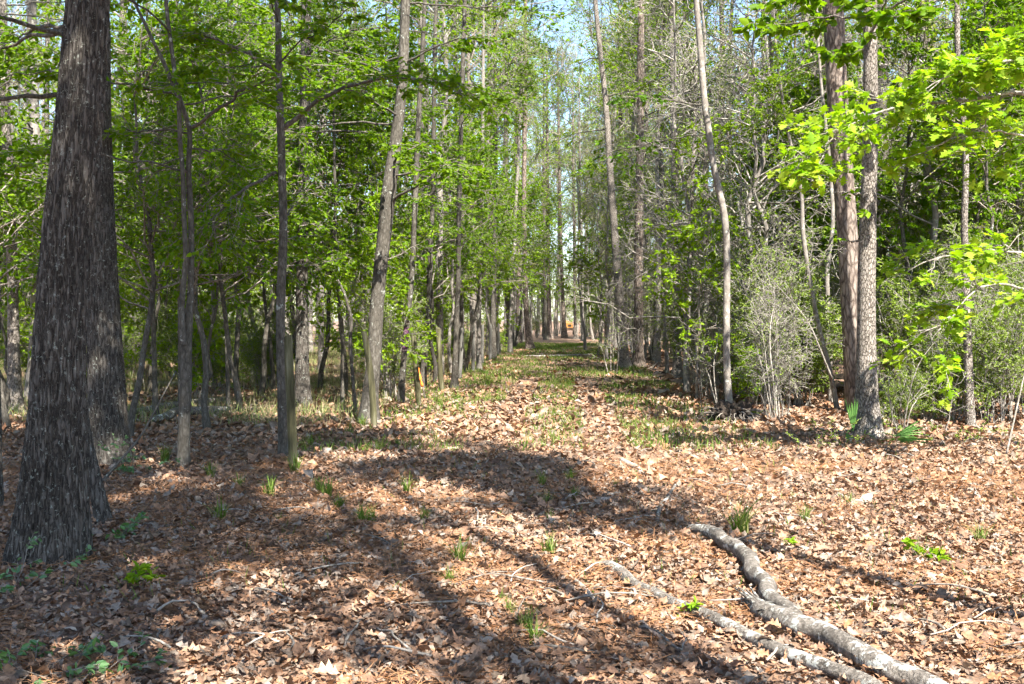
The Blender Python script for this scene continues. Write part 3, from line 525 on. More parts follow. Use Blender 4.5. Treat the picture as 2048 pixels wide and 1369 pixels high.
# left edge
simple('straight_tree', 'grey trunk at the left edge with a curved vine branch', 18, [(30, 835, 30), (28, 760, 24), (26, 600, 21), (22, 450, 21), (14, 300, 20), (8, 120, 18), (4, 0, 17)], 'oak_grey', 16, 'tall_a', .6, (4, 7), 'mid', 6, 2.3, 18, seed=32)
simple('straight_tree', 'pale trunk left of the large foreground oak', 22, [(66, 800, 32), (68, 740, 26), (75, 600, 24), (74, 450, 22), (70, 300, 21), (64, 100, 20), (63, 0, 19)], 'smooth_grey', 18, 'tall_b', .6, (4, 8), 'mid', 6, 2.5, 18, seed=33)
simple('young_tree', 'thin grey trunk between the pale trunk and the large oak', 27, [(96, 770, 14), (95, 600, 12), (92, 400, 11), (94, 200, 10), (96, 0, 9)], 'oak_grey', 15, 'tall_c', .55, (4, 9), 'fresh', 6, 2.3, seed=34)
o, Q, q, b = hero('dark_snag', 'short dark mossy trunk leaning against the large foreground oak', 8.2, [(216, 1078, 36), (205, 1030, 32), (190, 960, 28), (172, 880, 24), (160, 790, 20)], 'oak_dark', 0, 16, None, 1, .15, 30, .1, seed=35, cat='snag')
o, Q, q, b = hero('young_tree', 'dark bark edge of a trunk cut off at the left frame', 9.0, [(-14, 1040, 44), (-15, 980, 38), (-14, 860, 34), (-20, 600, 30), (-40, 300, 28)], 'oak_dark', 9, 24, None, 1, .2, 60, .08, seed=36)
for i, (lab, Y, pts) in enumerate([
    ('thin straight sapling with dark bark left of the twin stemmed tree', 17.5, [(312, 858, 14), (310, 780, 11), (307, 650, 10), (300, 500, 9), (302, 350, 8), (296, 150, 7)]),
    ('slim dark sapling forking low between the two left young trees', 19, [(457, 845, 10), (455, 740, 8), (452, 640, 7), (440, 560, 6), (447, 480, 6), (452, 350, 5)]),
    ('thin sapling stem between straight trunk and leaning tree', 20.5, [(686, 818, 10), (684, 760, 8), (686, 660, 7), (672, 560, 6), (670, 400, 6), (668, 250, 5)]),
    ('slim bent sapling close left of the leaning tree', 18.4, [(713, 835, 9), (706, 760, 7), (700, 690, 7), (704, 640, 6), (690, 590, 5), (676, 560, 4)]),
    ('whitish slender trunk in the sun far behind the straight trunk', 33, [(643, 748, 14), (642, 690, 12), (643, 600, 11), (641, 450, 10), (645, 300, 9), (640, 100, 8)]),
    ('thin trunk with pale bark behind the thin dark fence line trunk', 34, [(958, 746, 11), (957, 700, 9), (960, 560, 8), (964, 400, 8), (966, 200, 7)]),
    ('slender pale trunk right beside the trail under fresh leaves', 52, [(1020, 708, 10), (1021, 660, 8), (1026, 560, 8), (1030, 440, 7), (1036, 330, 6), (1042, 200, 6)])]):
    simple('sapling_tree', lab, Y, pts, 'brown_bark' if i < 4 else 'smooth_grey', 0 if i == 3 else [8, 7, 8, 8, 12, 14, 15][i], None if i == 3 else ['sap_mid_b', 'sap_mid_b', 'sap_mid_a', 0, 'tall_c', 'tall_c', 'tall_c'][i], .5, None if i == 3 else (1.9, 5.5), 'mid' if i < 4 else 'fresh', [8, 7, 7, 0, 6, 6, 6][i], 1.5, 8, 40 + i)
# unseen trees around the camera, added to shade the foreground
for i, (x, y, k, s) in enumerate([(1.2, -.7, 'tall_shade', 1.), (2.2, -.3, 'tall_wide', 1.), (2.3, 1.5, 'tall_high', 1.), (4.5, 1.9, 'tall_shade', (.62, .62, 1.1)), (-1.6, -1.4, 'tall_shade', .9), (-2.1, 2.5, 'tall_shade', 1.)]):
    plant(k, x, y, 'unseen leafy tree added near the viewer to shade the foreground', 'tree', 'unseen shade trees near the viewer', 'tall_tree', i * 1.9, s)

# ------------------------------------------------------------------ oak whose lime green boughs reach in from the right
o, Q, q, b = hero('oak_tree', 'oak outside the right edge whose sunlit lime green boughs reach into view', 13.0, [(2190, 905, 44), (2185, 800, 34), (2180, 500, 30), (2170, 200, 28), (2165, 0, 26)], 'oak_grey', 9, 24, None, 1, .3, 60, seed=50)
rl = np.random.default_rng(77)
LEAF_ME = []
for k in range(5):
    V, Fc = tmpl(OAKH, [.25, .1, -.15, .35, .05][k], [-.2, .15, -.3, .1, -.1][k], [.1, -.2, .2, 0, .25][k]); G = Geo(); G.add(V * np.array([1, 1., 1]), Fc); LEAF_ME.append(G.mesh('leaf', [M['lime']]))
def mat_from(p, d, n, L):
    d = nrm(d); s = nrm(np.cross(n, d)); n = np.cross(d, s)
    from mathutils import Matrix
    return Matrix([[*(float(v) for v in (d[i] * L, s[i] * L, n[i] * L)), float(p[i])] for i in range(3)] + [[0, 0, 0, 1]])
def bough(pts, Ys, r0, ntw, tl, cl, leafN, budget, big=.15):
    P = np.array([at(a, c, Y) for (a, c), Y in zip(pts, Ys)]); Qb, qb = resample(P, np.linspace(r0, .005, len(P)), 22); Qb[1:-1] += rl.normal(0, .01, (20, 3))
    G = Geo(); tubes(G, Qb, qb, 7, 0); bo = obj('bough', G.mesh('bough', [M['pale_twig']], origin=b), o)
    B = spawn(rl, Qb[None], ntw, .22, 1, tl, .8, .7, .06, .12, 5, .3, .07); t = spawn(rl, B, cl, .3, 1, tl * .4, .7, .7, .05, .1, 3, .3, .06)
    G = Geo(); tubes(G, B, .006 * np.linspace(1, .5, 5)[None], 4, 0); tubes(G, t, .0035 * np.ones((1, 3)), 3, 0); tw = obj('twigs', G.mesh('twigs', [M['pale_twig']], origin=b), bo)
    tips = np.concatenate([t[:, -1], B[:, -1], t[:, 1]]); td = np.concatenate([t[:, -1] - t[:, 0], B[:, -1] - B[:, -2], t[:, -1] - t[:, 0]]); td = nrm(td)
    p = np.repeat(tips, leafN, 0); td = np.repeat(td, leafN, 0); d = nrm(td * .6 + rl.normal(size=p.shape) * .75 - UP * .18); d[:, 2] *= .55
    nn = UP + rl.normal(size=p.shape) * .35; L = big * rl.uniform(.6, 1.15, len(p)); p = p + rl.normal(0, .02, p.shape)
    order = rl.permutation(len(p)); own = order[:budget]; rest = order[budget:]
    for i in own:
        lo = obj('leaf', LEAF_ME[i % 5], bo); lo.matrix_local = mat_from(p[i] - b, d[i], nn[i], L[i])
    if len(rest):
        G = Geo(); leaves(G, p[rest] - b, d[rest], nn[rest], L[rest], L[rest], T_OAK, 0); tag(obj('foliage', G.mesh('foliage', [M['lime']]), bo), kind='stuff')
bough([(2185, 230), (2090, 190), (2010, 178), (1935, 205), (1880, 203), (1820, 208), (1755, 225), (1700, 245), (1640, 300), (1600, 330)], [13, 12.8, 12.6, 12.5, 12.4, 12.3, 12.2, 12.1, 12.0, 11.9], .028, 26, .8, 4, 3, 120)
bough([(2180, 150), (2100, 130), (2040, 120), (1960, 130), (1900, 150), (1850, 180)], [13, 12.6, 12.2, 11.9, 11.7, 11.6], .024, 26, .65, 4, 4, 90)
bough([(2185, 330), (2110, 290), (2040, 270), (1970, 260), (1910, 275), (1860, 300)], [13, 12.7, 12.4, 12.2, 12.0, 11.9], .02, 18, .65, 4, 3, 40)
bough([(2180, 620), (2100, 590), (2035, 575), (2000, 565), (1950, 577), (1890, 640), (1860, 690)], [13, 12.9, 12.8, 12.7, 12.6, 12.5, 12.4], .02, 15, .75, 4, 3, 50)
bough([(2180, 560), (2100, 520), (2030, 505), (1940, 500), (1860, 520), (1790, 550)], [13, 12.9, 12.9, 12.9, 12.9, 12.9], .018, 12, .6, 4, 3, 0)
# shaded oak sprays high on the sunlit oak
o, Q, q, b = sun_oak
sprays(o, b, Q, q, 5.2, 7.0, 8, 1.9, 'mid', .15, k=(8, 3, 6), bark='oak_grey', lw=.7)
sprays(o, b, Q, q, 1.9, 3.4, 3, .5, 'fresh', .10, k=(2, 2, 2), bark='oak_grey', lw=.6)

# ------------------------------------------------------------------ fence
def post(label, top, base_px, wpx, mat, mossy=0, seed=1, bend=0, square=True, rz=.3):
    p0 = gnd(*base_px); Y = p0[1]; p1 = at(top[0], top[1], Y); Wd = wpx * Y / F_PX; p0[2] = hz(p0[0], p0[1]) - .12
    K = 12; s = np.linspace(0, 1, K); P = p0 + (p1 - p0) * s[:, None]; P[:, 0] += bend * np.sin(s * math.pi)
    sides = 12; th = np.arange(sides) * 2 * math.pi / sides + rz; e = 6 if square else 2
    prof = (np.abs(np.cos(th - rz)) ** e + np.abs(np.sin(th - rz)) ** e) ** (-1 / e)
    rad = (Wd / 2) * prof[None] * (1 + .14 * (vnoise(np.cos(th)[None] * 3 + seed * 9, np.sin(th)[None] * 3 + 9, s[:, None] * 6, seed) - .5)) * (1.05 - .08 * s[:, None])
    V = P[:, None] + np.stack([rad * np.cos(th), rad * np.sin(th), 0 * rad], -1); V[-1, :, 2] += .03 * np.cos(th * 1 + seed) * (1 if square else .4)
    k, q = np.meshgrid(np.arange(K - 1), np.arange(sides), indexing='ij'); q2 = (q + 1) % sides
    f = np.concatenate([np.stack([k * sides + q, k * sides + q2, (k + 1) * sides + q2], -1).reshape(-1, 3), np.stack([k * sides + q, (k + 1) * sides + q2, (k + 1) * sides + q], -1).reshape(-1, 3)])
    V = np.concatenate([V.reshape(-1, 3), V[-1].mean(0, keepdims=True)]); c = len(V) - 1; i = np.arange(sides); f = np.concatenate([f, np.stack([(K - 1) * sides + i, (K - 1) * sides + (i + 1) % sides, 0 * i + c], -1)])
    G = Geo(); G.add(V - p0, f); me = G.mesh('fence_post', [M[mat]], smooth=False)
    tag(obj('fence_post', me, None, p0), label, 'fence post', 'old fence posts left of the trail'); return p0, p1
FP = []
FP.append(post('tall squared weathered fence post nearest the viewer, beside an upright tree', (576, 676), (588, 945), 17, 'post', seed=1))
FP.append(post('mossy round fence post leaning left in front of the lichen spotted trunk', (728, 664), (748, 855), 13, 'post', seed=2, square=False, bend=.04))
FP.append(post('mossy fence post with orange tape behind it', (827, 672), (839, 812), 11, 'post', seed=3, square=False))
FP.append(post('pale fence post between the thin trunks, left of the leaning grey post', (876, 656), (884, 784), 9, 'post', seed=4))
FP.append(post('grey fence post leaning right beside the dark thin trunk', (925, 657), (919, 760), 8, 'post_grey', seed=5, square=False))
for k, (x0, y1) in enumerate([(946, 745), (964, 732), (980, 722), (996, 713)]):
    FP.append(post(['nearest', 'second', 'third', 'farthest'][k] + ' of four thin grey posts along the far fence line', (x0 + 1, 652 - k), (x0, y1), 6.5 - k * .7, 'post_grey', seed=6 + k))
G = Geo()
for h in (.75, .48):
    pts = []
    for (a, c) in FP: pts.append(a + (c - a) * h + np.array([-.05, 0, 0]))
    Pq = []
    for a, c in zip(pts[:-1], pts[1:]):
        for s in np.linspace(0, 1, 8, endpoint=False): Pq.append(a + (c - a) * s - UP * .10 * math.sin(s * math.pi))
    Pq.append(pts[-1]); tubes(G, np.array(Pq), np.full((1, len(Pq)), .0022), 4, 0)
wo = thing('fence_wire', FP[0][0], 'rusty sagging wire strung between the old fence posts', 'wire')
obj('wire_strand', G.mesh('wire_strand', [M['iron']], origin=FP[0][0]), wo)
# orange tape on a stake
p0 = gnd(852, 802); t0 = thing('marker_stake', p0, 'thin leaning stick wrapped in bright orange tape behind a fence post', 'stake'); G = Geo(); a = at(835, 735, p0[1]); tubes(G, np.array([p0 - UP * .05, (p0 + a) / 2 + np.array([.01, 0, 0]), a]), np.array([[.016, .014, .01]]), 6, 0, True); obj('stick', G.mesh('stick', [M['twig']], origin=p0), t0)
G = Geo(); Pq = np.array([p0 + (a - p0) * s for s in np.linspace(.42, 1.02, 8)]); tubes(G, Pq, (.026 + .008 * np.sin(np.arange(8) * 2.3))[None], 7, 0, True); obj('tape', G.mesh('tape', [M['orange']], origin=p0), t0)

# ------------------------------------------------------------------ orange machine far beyond the end of the trail
def box(G, c, s, m=0, taper=1.):
    x, y, z = s; V = np.array([(-x, -y, 0), (x, -y, 0), (x, y, 0), (-x, y, 0), (-x * taper, -y * taper, z), (x * taper, -y * taper, z), (x * taper, y * taper, z), (-x * taper, y * taper, z)]) + c
    G.add(V, [(0, 2, 1), (0, 3, 2), (4, 5, 6), (4, 6, 7), (0, 1, 5), (0, 5, 4), (1, 2, 6), (1, 6, 5), (2, 3, 7), (2, 7, 6), (3, 0, 4), (3, 4, 7)], m)
p0 = at(1136, 676, 118.); p0[2] = 0
t0 = thing('orange_machine', p0, 'small orange machine glimpsed beyond the far end of the trail', 'machine')
def mpart(n, m, fn, par=t0):
    G = Geo(); fn(G); return obj(n, G.mesh(n, [M[m]], smooth=False), par)
mpart('chassis', 'iron', lambda G: box(G, (0, 0, .45), (.62, 1.2, .3)))
hood = mpart('hood', 'amber', lambda G: (box(G, (-.05, 0, .76), (.6, 1.0, .5), taper=.9), box(G, (-.15, .1, 1.265), (.34, .6, .22), taper=.8)))
mpart('opening', 'black', lambda G: box(G, (.18, -.985, .88), (.16, .02, .22)), hood)
for sx in (-1, 1):
    for sy in (-.75, .75):
        G = Geo(); tubes(G, np.array([(sx * .5, sy, .42), (sx * .74, sy, .42)]), np.array([[.42, .42]]), 16, 0, True); wh = obj('wheel', G.mesh('wheel', [M['black']]), t0)
        G = Geo(); tubes(G, np.array([(sx * .55, sy, .42), (sx * .75, sy, .42)]), np.array([[.2, .2]]), 12, 0, True); obj('rim', G.mesh('rim', [M['amber']]), wh)

# ------------------------------------------------------------------ woods: each tree and shrub placed as a copy
rw = np.random.default_rng(2024); placed = []
def free(x, y, dmin):
    if 25 < y < 37.5 and -1.3 < x - (2.4 + .355 * (37.3 - y) / .7) < 1.1: return False      # sunlit gap before the pair of grey trunks
    if y < 19.5 and 1640 < topx((x, y, 1.))[0] < 1735: return False                              # the pine stays in view to its foot
    for (a, c, r) in placed:
        if (a - x) ** 2 + (c - y) ** 2 < (dmin + r) ** 2 * .25: return False
    placed.append((x, y, dmin)); return True
def scatter(kinds, n, side, d0, d1, x0, dmin, label, cat, group, name, smin=.8, smax=1.2, power=1., xmax=None):
    k = 0; tries = 0
    while k < n and tries < n * 60:
        tries += 1; d = d0 + (d1 - d0) * rw.random() ** power; edge = .47 * d + 2.5 + .05 * d
        lim = min(edge, xmax or 1e9)
        if lim <= x0: continue
        x = x0 + (lim - x0) * rw.random()
        x = x * side + (-.05 * d if side < 0 else -.045 * d) * (1 if x > x0 + .06 * d else 0)
        if abs(x) < x0 or (x > 0) != (side > 0): continue
        if not free(x, d, dmin): continue
        ks = [kinds[q] for q in rw.permutation(len(kinds))]; kd = next((q for q in ks if CNT.get(where(q, x, d, cat), 0) == 0), None) or next((q for q in ks if CNT.get(where(q, x, d, cat), 0) == 1), None)
        if kd is None: placed.pop(); continue
        plant(kd, x, d, None, cat, group, name, rw.uniform(0, 6.28), rw.uniform(smin, smax)); k += 1
# left
scatter(['tall_a', 'tall_b', 'tall_c', 'tall_c'], 16, -1, 33, 62, 4.2, 2.2, 'tall leafy tree among many in the woods left of the fence', 'tree', 'tall trees in the left woods', 'tall_tree', .8, 1.15)
scatter(['tall_c', 'tall_bare', 'tall_b'], 26, -1, 55, 100, 3.4, 2.2, 'distant grey trunk deep in the woods left of the trail', 'tree', 'distant trees left of the trail', 'tall_tree', .9, 1.2)
scatter(['sap_mid_a', 'sap_mid_b', 'sap_fresh_a'], 16, -1, 17, 30, 3.6, 1.1, 'green leafy sapling in the shaded woods just left of the fence', 'sapling', 'saplings just left of the fence', 'sapling_tree', .75, 1.15)
scatter(['sap_mid_a', 'sap_fresh_a', 'sap_fresh_b', 'sap_fresh_a', 'sap_yel', 'sap_yel'], 72, -1, 33, 74, 3.2, 1.3, 'bright green sapling in the sunlit woods farther left', 'sapling', 'sunlit saplings in the left woods', 'sapling_tree', .85, 1.35)
scatter(['yaupon_a', 'yaupon_c', 'bush_fresh', 'yaupon_b'], 70, -1, 21, 60, 3.1, 1.0, 'low tangled bush in the woods left of the fence', 'bush', 'bushes left of the fence', 'bush', .6, 1.0)
scatter(['bush_fresh', 'sap_fresh_b', 'bush_fresh'], 55, -1, 20, 48, 3.4, .7, '', 'bush', 'low green bushes in the left woods', 'bush', .7, 1.3)
# right
scatter(['tall_c', 'tall_bare', 'tall_bare_b', 'tall_b', 'pine_b'], 22, 1, 24, 62, 4.2, 2.2, 'tall thin tree among many in the brushy woods right of the trail', 'tree', 'tall trees in the right woods', 'tall_tree', .8, 1.15)
scatter(['tall_c', 'tall_bare', 'pine_a', 'tall_bare_b'], 26, 1, 55, 100, 3.2, 2.2, 'distant grey trunk deep in the woods right of the trail', 'tree', 'distant trees right of the trail', 'tall_tree', .9, 1.2)
scatter(['sap_bare', 'sap_yel', 'sap_fresh_a', 'sap_bare', 'sap_mid_b', 'sap_fresh_a'], 70, 1, 21, 66, 3.0, 1.3, 'twiggy sapling with sparse young leaves right of the trail', 'sapling', 'saplings right of the trail', 'sapling_tree', .85, 1.3)
scatter(['yaupon_a', 'yaupon_b', 'yaupon_d', 'yaupon_c', 'bush_bare'], 28, 1, 17.5, 30, 3.4, 1.0, 'dense small leaved bush with pale stems right of the clearing', 'bush', 'dense bushes right of the clearing', 'bush', .8, 1.15)
scatter(['yaupon_a', 'yaupon_b', 'yaupon_d', 'sap_bare'], 50, 1, 28, 75, 2.5, 1.0, 'dense small leaved bush lining the right side of the trail', 'bush', 'bushes lining the right of the trail', 'bush', .8, 1.2, 1.3)
for i, (px, py, k, s) in enumerate([(1535, 815, 'yaupon_b', .9), (1560, 800, 'yaupon_b', .8), (1590, 815, 'yaupon_a', .8), (1510, 818, 'bush_fresh', .9), (1640, 790, 'yaupon_b', .9), (1420, 800, 'bush_bare', .8), (1810, 800, 'yaupon_b', .9), (1850, 845, 'yaupon_c', .5), (1905, 845, 'yaupon_c', .75), (1980, 850, 'yaupon_a', .8), (2030, 830, 'yaupon_b', .9), (1800, 860, 'yaupon_c', .45), (1780, 790, 'yaupon_d', .9), (1880, 790, 'yaupon_d', .9), (1960, 790, 'yaupon_d', 1.), (1500, 785, 'yaupon_a', 1.), (1440, 770, 'yaupon_b', 1.), (1400, 765, 'yaupon_a', .9), (1620, 770, 'yaupon_d', .9)]):
    p = gnd(px, py); plant(k, p[0], p[1], None, 'bush', 'bushes at the clearing edge', 'bush', i * 2.1, s)
for i, (x, y, k, s_) in enumerate([(3.4, 43, 'sap_fresh_a', 1.), (2.9, 46, 'sap_bare', 1.1), (2.7, 53, 'sap_yel', 1.2), (2.4, 59, 'sap_fresh_a', 1.2), (2.6, 66, 'sap_bare', 1.3), (2.3, 72, 'sap_yel', 1.3), (2.5, 79, 'sap_fresh_a', 1.4), (2.2, 86, 'sap_yel', 1.5), (2.6, 93, 'sap_fresh_a', 1.5),
    (-3.3, 32, 'sap_fresh_a', 1.), (-3.5, 38, 'sap_mid_a', 1.1), (-3.3, 47, 'sap_fresh_a', 1.1), (-3.2, 54, 'sap_yel', 1.2), (-3.1, 62, 'sap_fresh_a', 1.3), (-3.0, 69, 'sap_mid_a', 1.4), (-2.9, 76, 'sap_fresh_a', 1.4), (-2.8, 84, 'sap_yel', 1.5), (-2.9, 92, 'sap_fresh_a', 1.5)]):
    plant(k, x, y, None, 'sapling', 'saplings overhanging the trail', 'sapling_tree', i * 1.3, s_)
for i, (x, y, k, s_) in enumerate([(2.9, 62, 'tall_c', 1.), (-3.4, 71, 'tall_b', .8), (3.2, 76, 'tall_bare', 1.), (-1.9, 102, 'tall_b', .9), (1.9, 101, 'tall_c', 1.1), (-.9, 106, 'tall_a', 1.), (2.6, 109, 'tall_b', .9), (-2.8, 112, 'tall_c', 1.2), (-.4, 124, 'tall_b', 1.), (1.9, 127, 'tall_a', 1.1), (-2.2, 122, 'tall_a', 1.1), (3.4, 90, 'pine_b', 1.), (-3.6, 58, 'tall_c', 1.1), (4.0, 50, 'tall_c', 1.1), (-4.5, 46, 'tall_b', .8), (3.6, 69, 'tall_b', .95), (-3.7, 80, 'tall_c', 1.2), (3.9, 84, 'tall_a', 1.1), (3.5, 71.5, 'tall_b', 1.15), (-3.3, 65, 'tall_b', 1.1), (-3.1, 74, 'pine_a', .95), (2.9, 55, 'tall_c', 1.1), (-3.3, 40, 'tall_a', .85), (3.4, 41.5, 'tall_b', .75), (3.2, 47.5, 'tall_a', .88), (-3.2, 51, 'tall_a', .98), (-3.5, 30.5, 'tall_c', .8), (3.3, 40, 'tall_c', .8), (-3.4, 36, 'tall_b', .62)]):
    plant(k, x, y, None, 'tree', 'trees closing the far trail', 'tall_tree', i * 2.3, s_)
for i, (x, y, k, s_) in enumerate([(-1.6, 104, 'sap_fresh_a', 1.), (-2.5, 99, 'sap_mid_a', 1.), (2.2, 104, 'sap_fresh_a', 1.), (-.8, 112, 'sap_yel', 1.1), (1.8, 113, 'yaupon_d', 1.), (-1.9, 115, 'yaupon_d', 1.), (2.9, 98, 'yaupon_d', 1.), (0, 128, 'yaupon_d', 1.3), (1.2, 130, 'sap_mid_a', 1.2), (-1.3, 129, 'sap_mid_a', 1.2), (-2.4, 94, 'yaupon_b', 1.), (2.4, 90, 'yaupon_b', 1.)]):
    plant(k, x, y, None, 'sapling' if 'sap' in k else 'bush', 'undergrowth closing the far trail', 'sapling_tree' if 'sap' in k else 'bush', i * 1.7, s_)
for i, (px, d, k, s_) in enumerate([(255, 14.5, 'sap_layer', .9), (415, 15.5, 'sap_layer', .95), (480, 18.5, 'sap_layer', 1.), (520, 22, 'sap_layer', 1.1), (640, 24, 'sap_layer', 1.1), (690, 23, 'sap_mid_a', 1.), (870, 28, 'sap_layer', 1.1), (930, 33, 'sap_layer', 1.1), (780, 23.5, 'sap_mid_a', 1.1), (15, 15, 'sap_layer', .9), (990, 50, 'sap_layer', 1.3), (1030, 64, 'sap_layer', 1.5)]):
    p = at(px, 640, d); plant(k, p[0], p[1], None, 'sapling', 'spreading saplings left of the trail', 'sapling_tree', i * 1.7 + .4, s_)
for i, (px, d, k, s_) in enumerate([(1375, 24, 'sap_bare', 1.4), (1410, 26, 'tall_bare_b', .8), (1480, 23, 'sap_bare', 1.5), (1520, 27, 'tall_bare_b', .85), (1560, 22, 'sap_bare', 1.3), (1590, 29, 'tall_bare_b', .9), (1630, 25, 'sap_bare', 1.5), (1790, 24, 'sap_bare', 1.4), (1820, 22, 'sap_mid_a', 1.1), (1910, 22, 'sap_mid_b', 1.3), (1980, 20, 'sap_mid_a', 1.), (2020, 24, 'sap_mid_a', 1.2), (1170, 58, 'sap_yel', 1.3), (1195, 48, 'sap_fresh_b', 1.6), (1215, 44, 'sap_yel', 1.), (1395, 21.5, 'sap_fresh_b', 1.)]):
    p = at(px, 640, d); plant(k, p[0], p[1], None, 'tree' if 'tall' in k else 'sapling', 'young trees right of the trail', 'tall_tree' if 'tall' in k else 'sapling_tree', i * 1.9, s_)
def stems(name, label, base_px, tops, Y, r0, leafm='fresh'):
    g = at(base_px[0], base_px[1], Y); g[2] = float(hz(g[0], g[1])); o_ = thing(name, g, label, 'shrub'); rs_ = np.random.default_rng(int(base_px[0])); Ps = []
    for bx, pts in tops:
        P = [at(bx, base_px[1], Y) * np.array([1, 1, 0]) + UP * (g[2] - .04)] + [at(a, c, Y + rs_.uniform(-.3, .3)) for a, c in pts]; Q_, q_ = resample(P, np.linspace(r0 * rs_.uniform(.7, 1.1), r0 * .35, len(P)), 12)
        Q_[1:] += np.cumsum(rs_.normal(0, .008, (11, 3)), 0); G = Geo(); tubes(G, Q_, q_, 6, 0); obj('stem', G.mesh('stem', [M['pale_twig']], origin=g), o_); Ps.append(Q_)
    Ps = np.array(Ps); G = Geo(); B = spawn(rs_, Ps, 7, .3, 1, .6, .9, .2, .1, .05, 5, .3, .07); tubes(G, B, .004 * np.linspace(1, .5, 5)[None], 4, 0); t = spawn(rs_, B, 4, .3, 1, .22, .8, .4, 0, .05, 3, .3, .07); tubes(G, t, .0022 * np.ones((1, 3)), 3, 0); leaf_on(rs_, G, t, 4, .04, .5, T_OVAL, .1); obj('foliage', G.mesh('foliage', [M['pale_twig'], M[leafm]], origin=g), o_)
stems('shrub', 'cluster of bare pale stems fanning up right of the torn root clump', (1546, 832), [(1544, [(1530, 760), (1522, 700), (1495, 660), (1470, 640)]), (1548, [(1536, 740), (1530, 660), (1505, 600)]), (1551, [(1545, 740), (1536, 660), (1552, 590)]), (1556, [(1550, 760), (1545, 690), (1560, 620), (1585, 560)]), (1560, [(1556, 780), (1552, 700), (1548, 620)]), (1540, [(1524, 790), (1505, 760)])], 17.6, .014, 'olive')
stems('shrub', 'two thin whitish stems just left of the tree on torn roots', (1404, 818), [(1404, [(1398, 740), (1393, 680), (1392, 640)]), (1440, [(1424, 770), (1416, 730), (1402, 690)]), (1437, [(1428, 740), (1432, 690), (1440, 650)])], 18.8, .011, 'olive')
stems('shrub', 'thin leaning pale stems among leaves right of the pale oak', (1800, 842), [(1796, [(1780, 790), (1765, 760)]), (1803, [(1815, 780), (1840, 720), (1862, 690)]), (1808, [(1830, 800), (1860, 780)]), (1890, [(1905, 790), (1920, 740)])], 15.8, .010, 'olive')
stems('shrub', 'thin pale stems at the right trail edge before the pair of trunks', (1225, 748), [(1222, [(1218, 700), (1215, 650)]), (1229, [(1226, 690), (1228, 640), (1222, 590)]), (1233, [(1238, 700), (1236, 650)]), (1216, [(1208, 710), (1200, 680)])], 32.5, .018, 'fresh')
# the wood beyond, too far to tell its trees apart
rf = np.random.default_rng(99); G = Geo(); n = 800
xb = rf.uniform(-80, 72, n); yb = rf.uniform(78, 150, n); H = np.where(rf.random(n) < .5, rf.uniform(14, 27, n), rf.uniform(4, 11, n)); ok = ~((np.abs(xb + .2) < 3.6) & (yb < 126)) & (np.abs(xb) < .52 * yb + 4); xb, yb, H = xb[ok], yb[ok], H[ok]; n = len(xb)
s = np.linspace(0, 1, 5)[None, :, None]; P = np.stack([xb, yb, 0 * xb], 1)[:, None] + s * np.stack([rf.normal(0, .5, n), rf.normal(0, .5, n), H], 1)[:, None]
tubes(G, P, (rf.uniform(.004, .009, n) * H)[:, None] * np.linspace(1, .3, 5)[None], 5, 0)
L = spawn(rf, P, 13, .06, 1, 3.0, 1.0, .1, .2, 0, 3, .4, .06); tubes(G, L, .025 * np.linspace(1, .3, 3)[None], 3, 0)
t = spawn(rf, L, 4, .2, 1, 1.4, .8, .3, 0, .1, 2, .3, .06); tubes(G, t[::3], .011 * np.ones((1, 2)), 3, 0)
half = rf.random(len(t)); leaf_on(rf, G, t[half < .5], 6, .30, .6, T_DIA, .05, 1); leaf_on(rf, G, t[half > .5], 5, .26, .6, T_DIA, .05, 2)
tag(obj('distant_woods', G.mesh('distant_woods', [M['pale_twig'], M['fresh'], M['olive']])), 'distant woods closing the view beyond the far trees', kind='stuff')

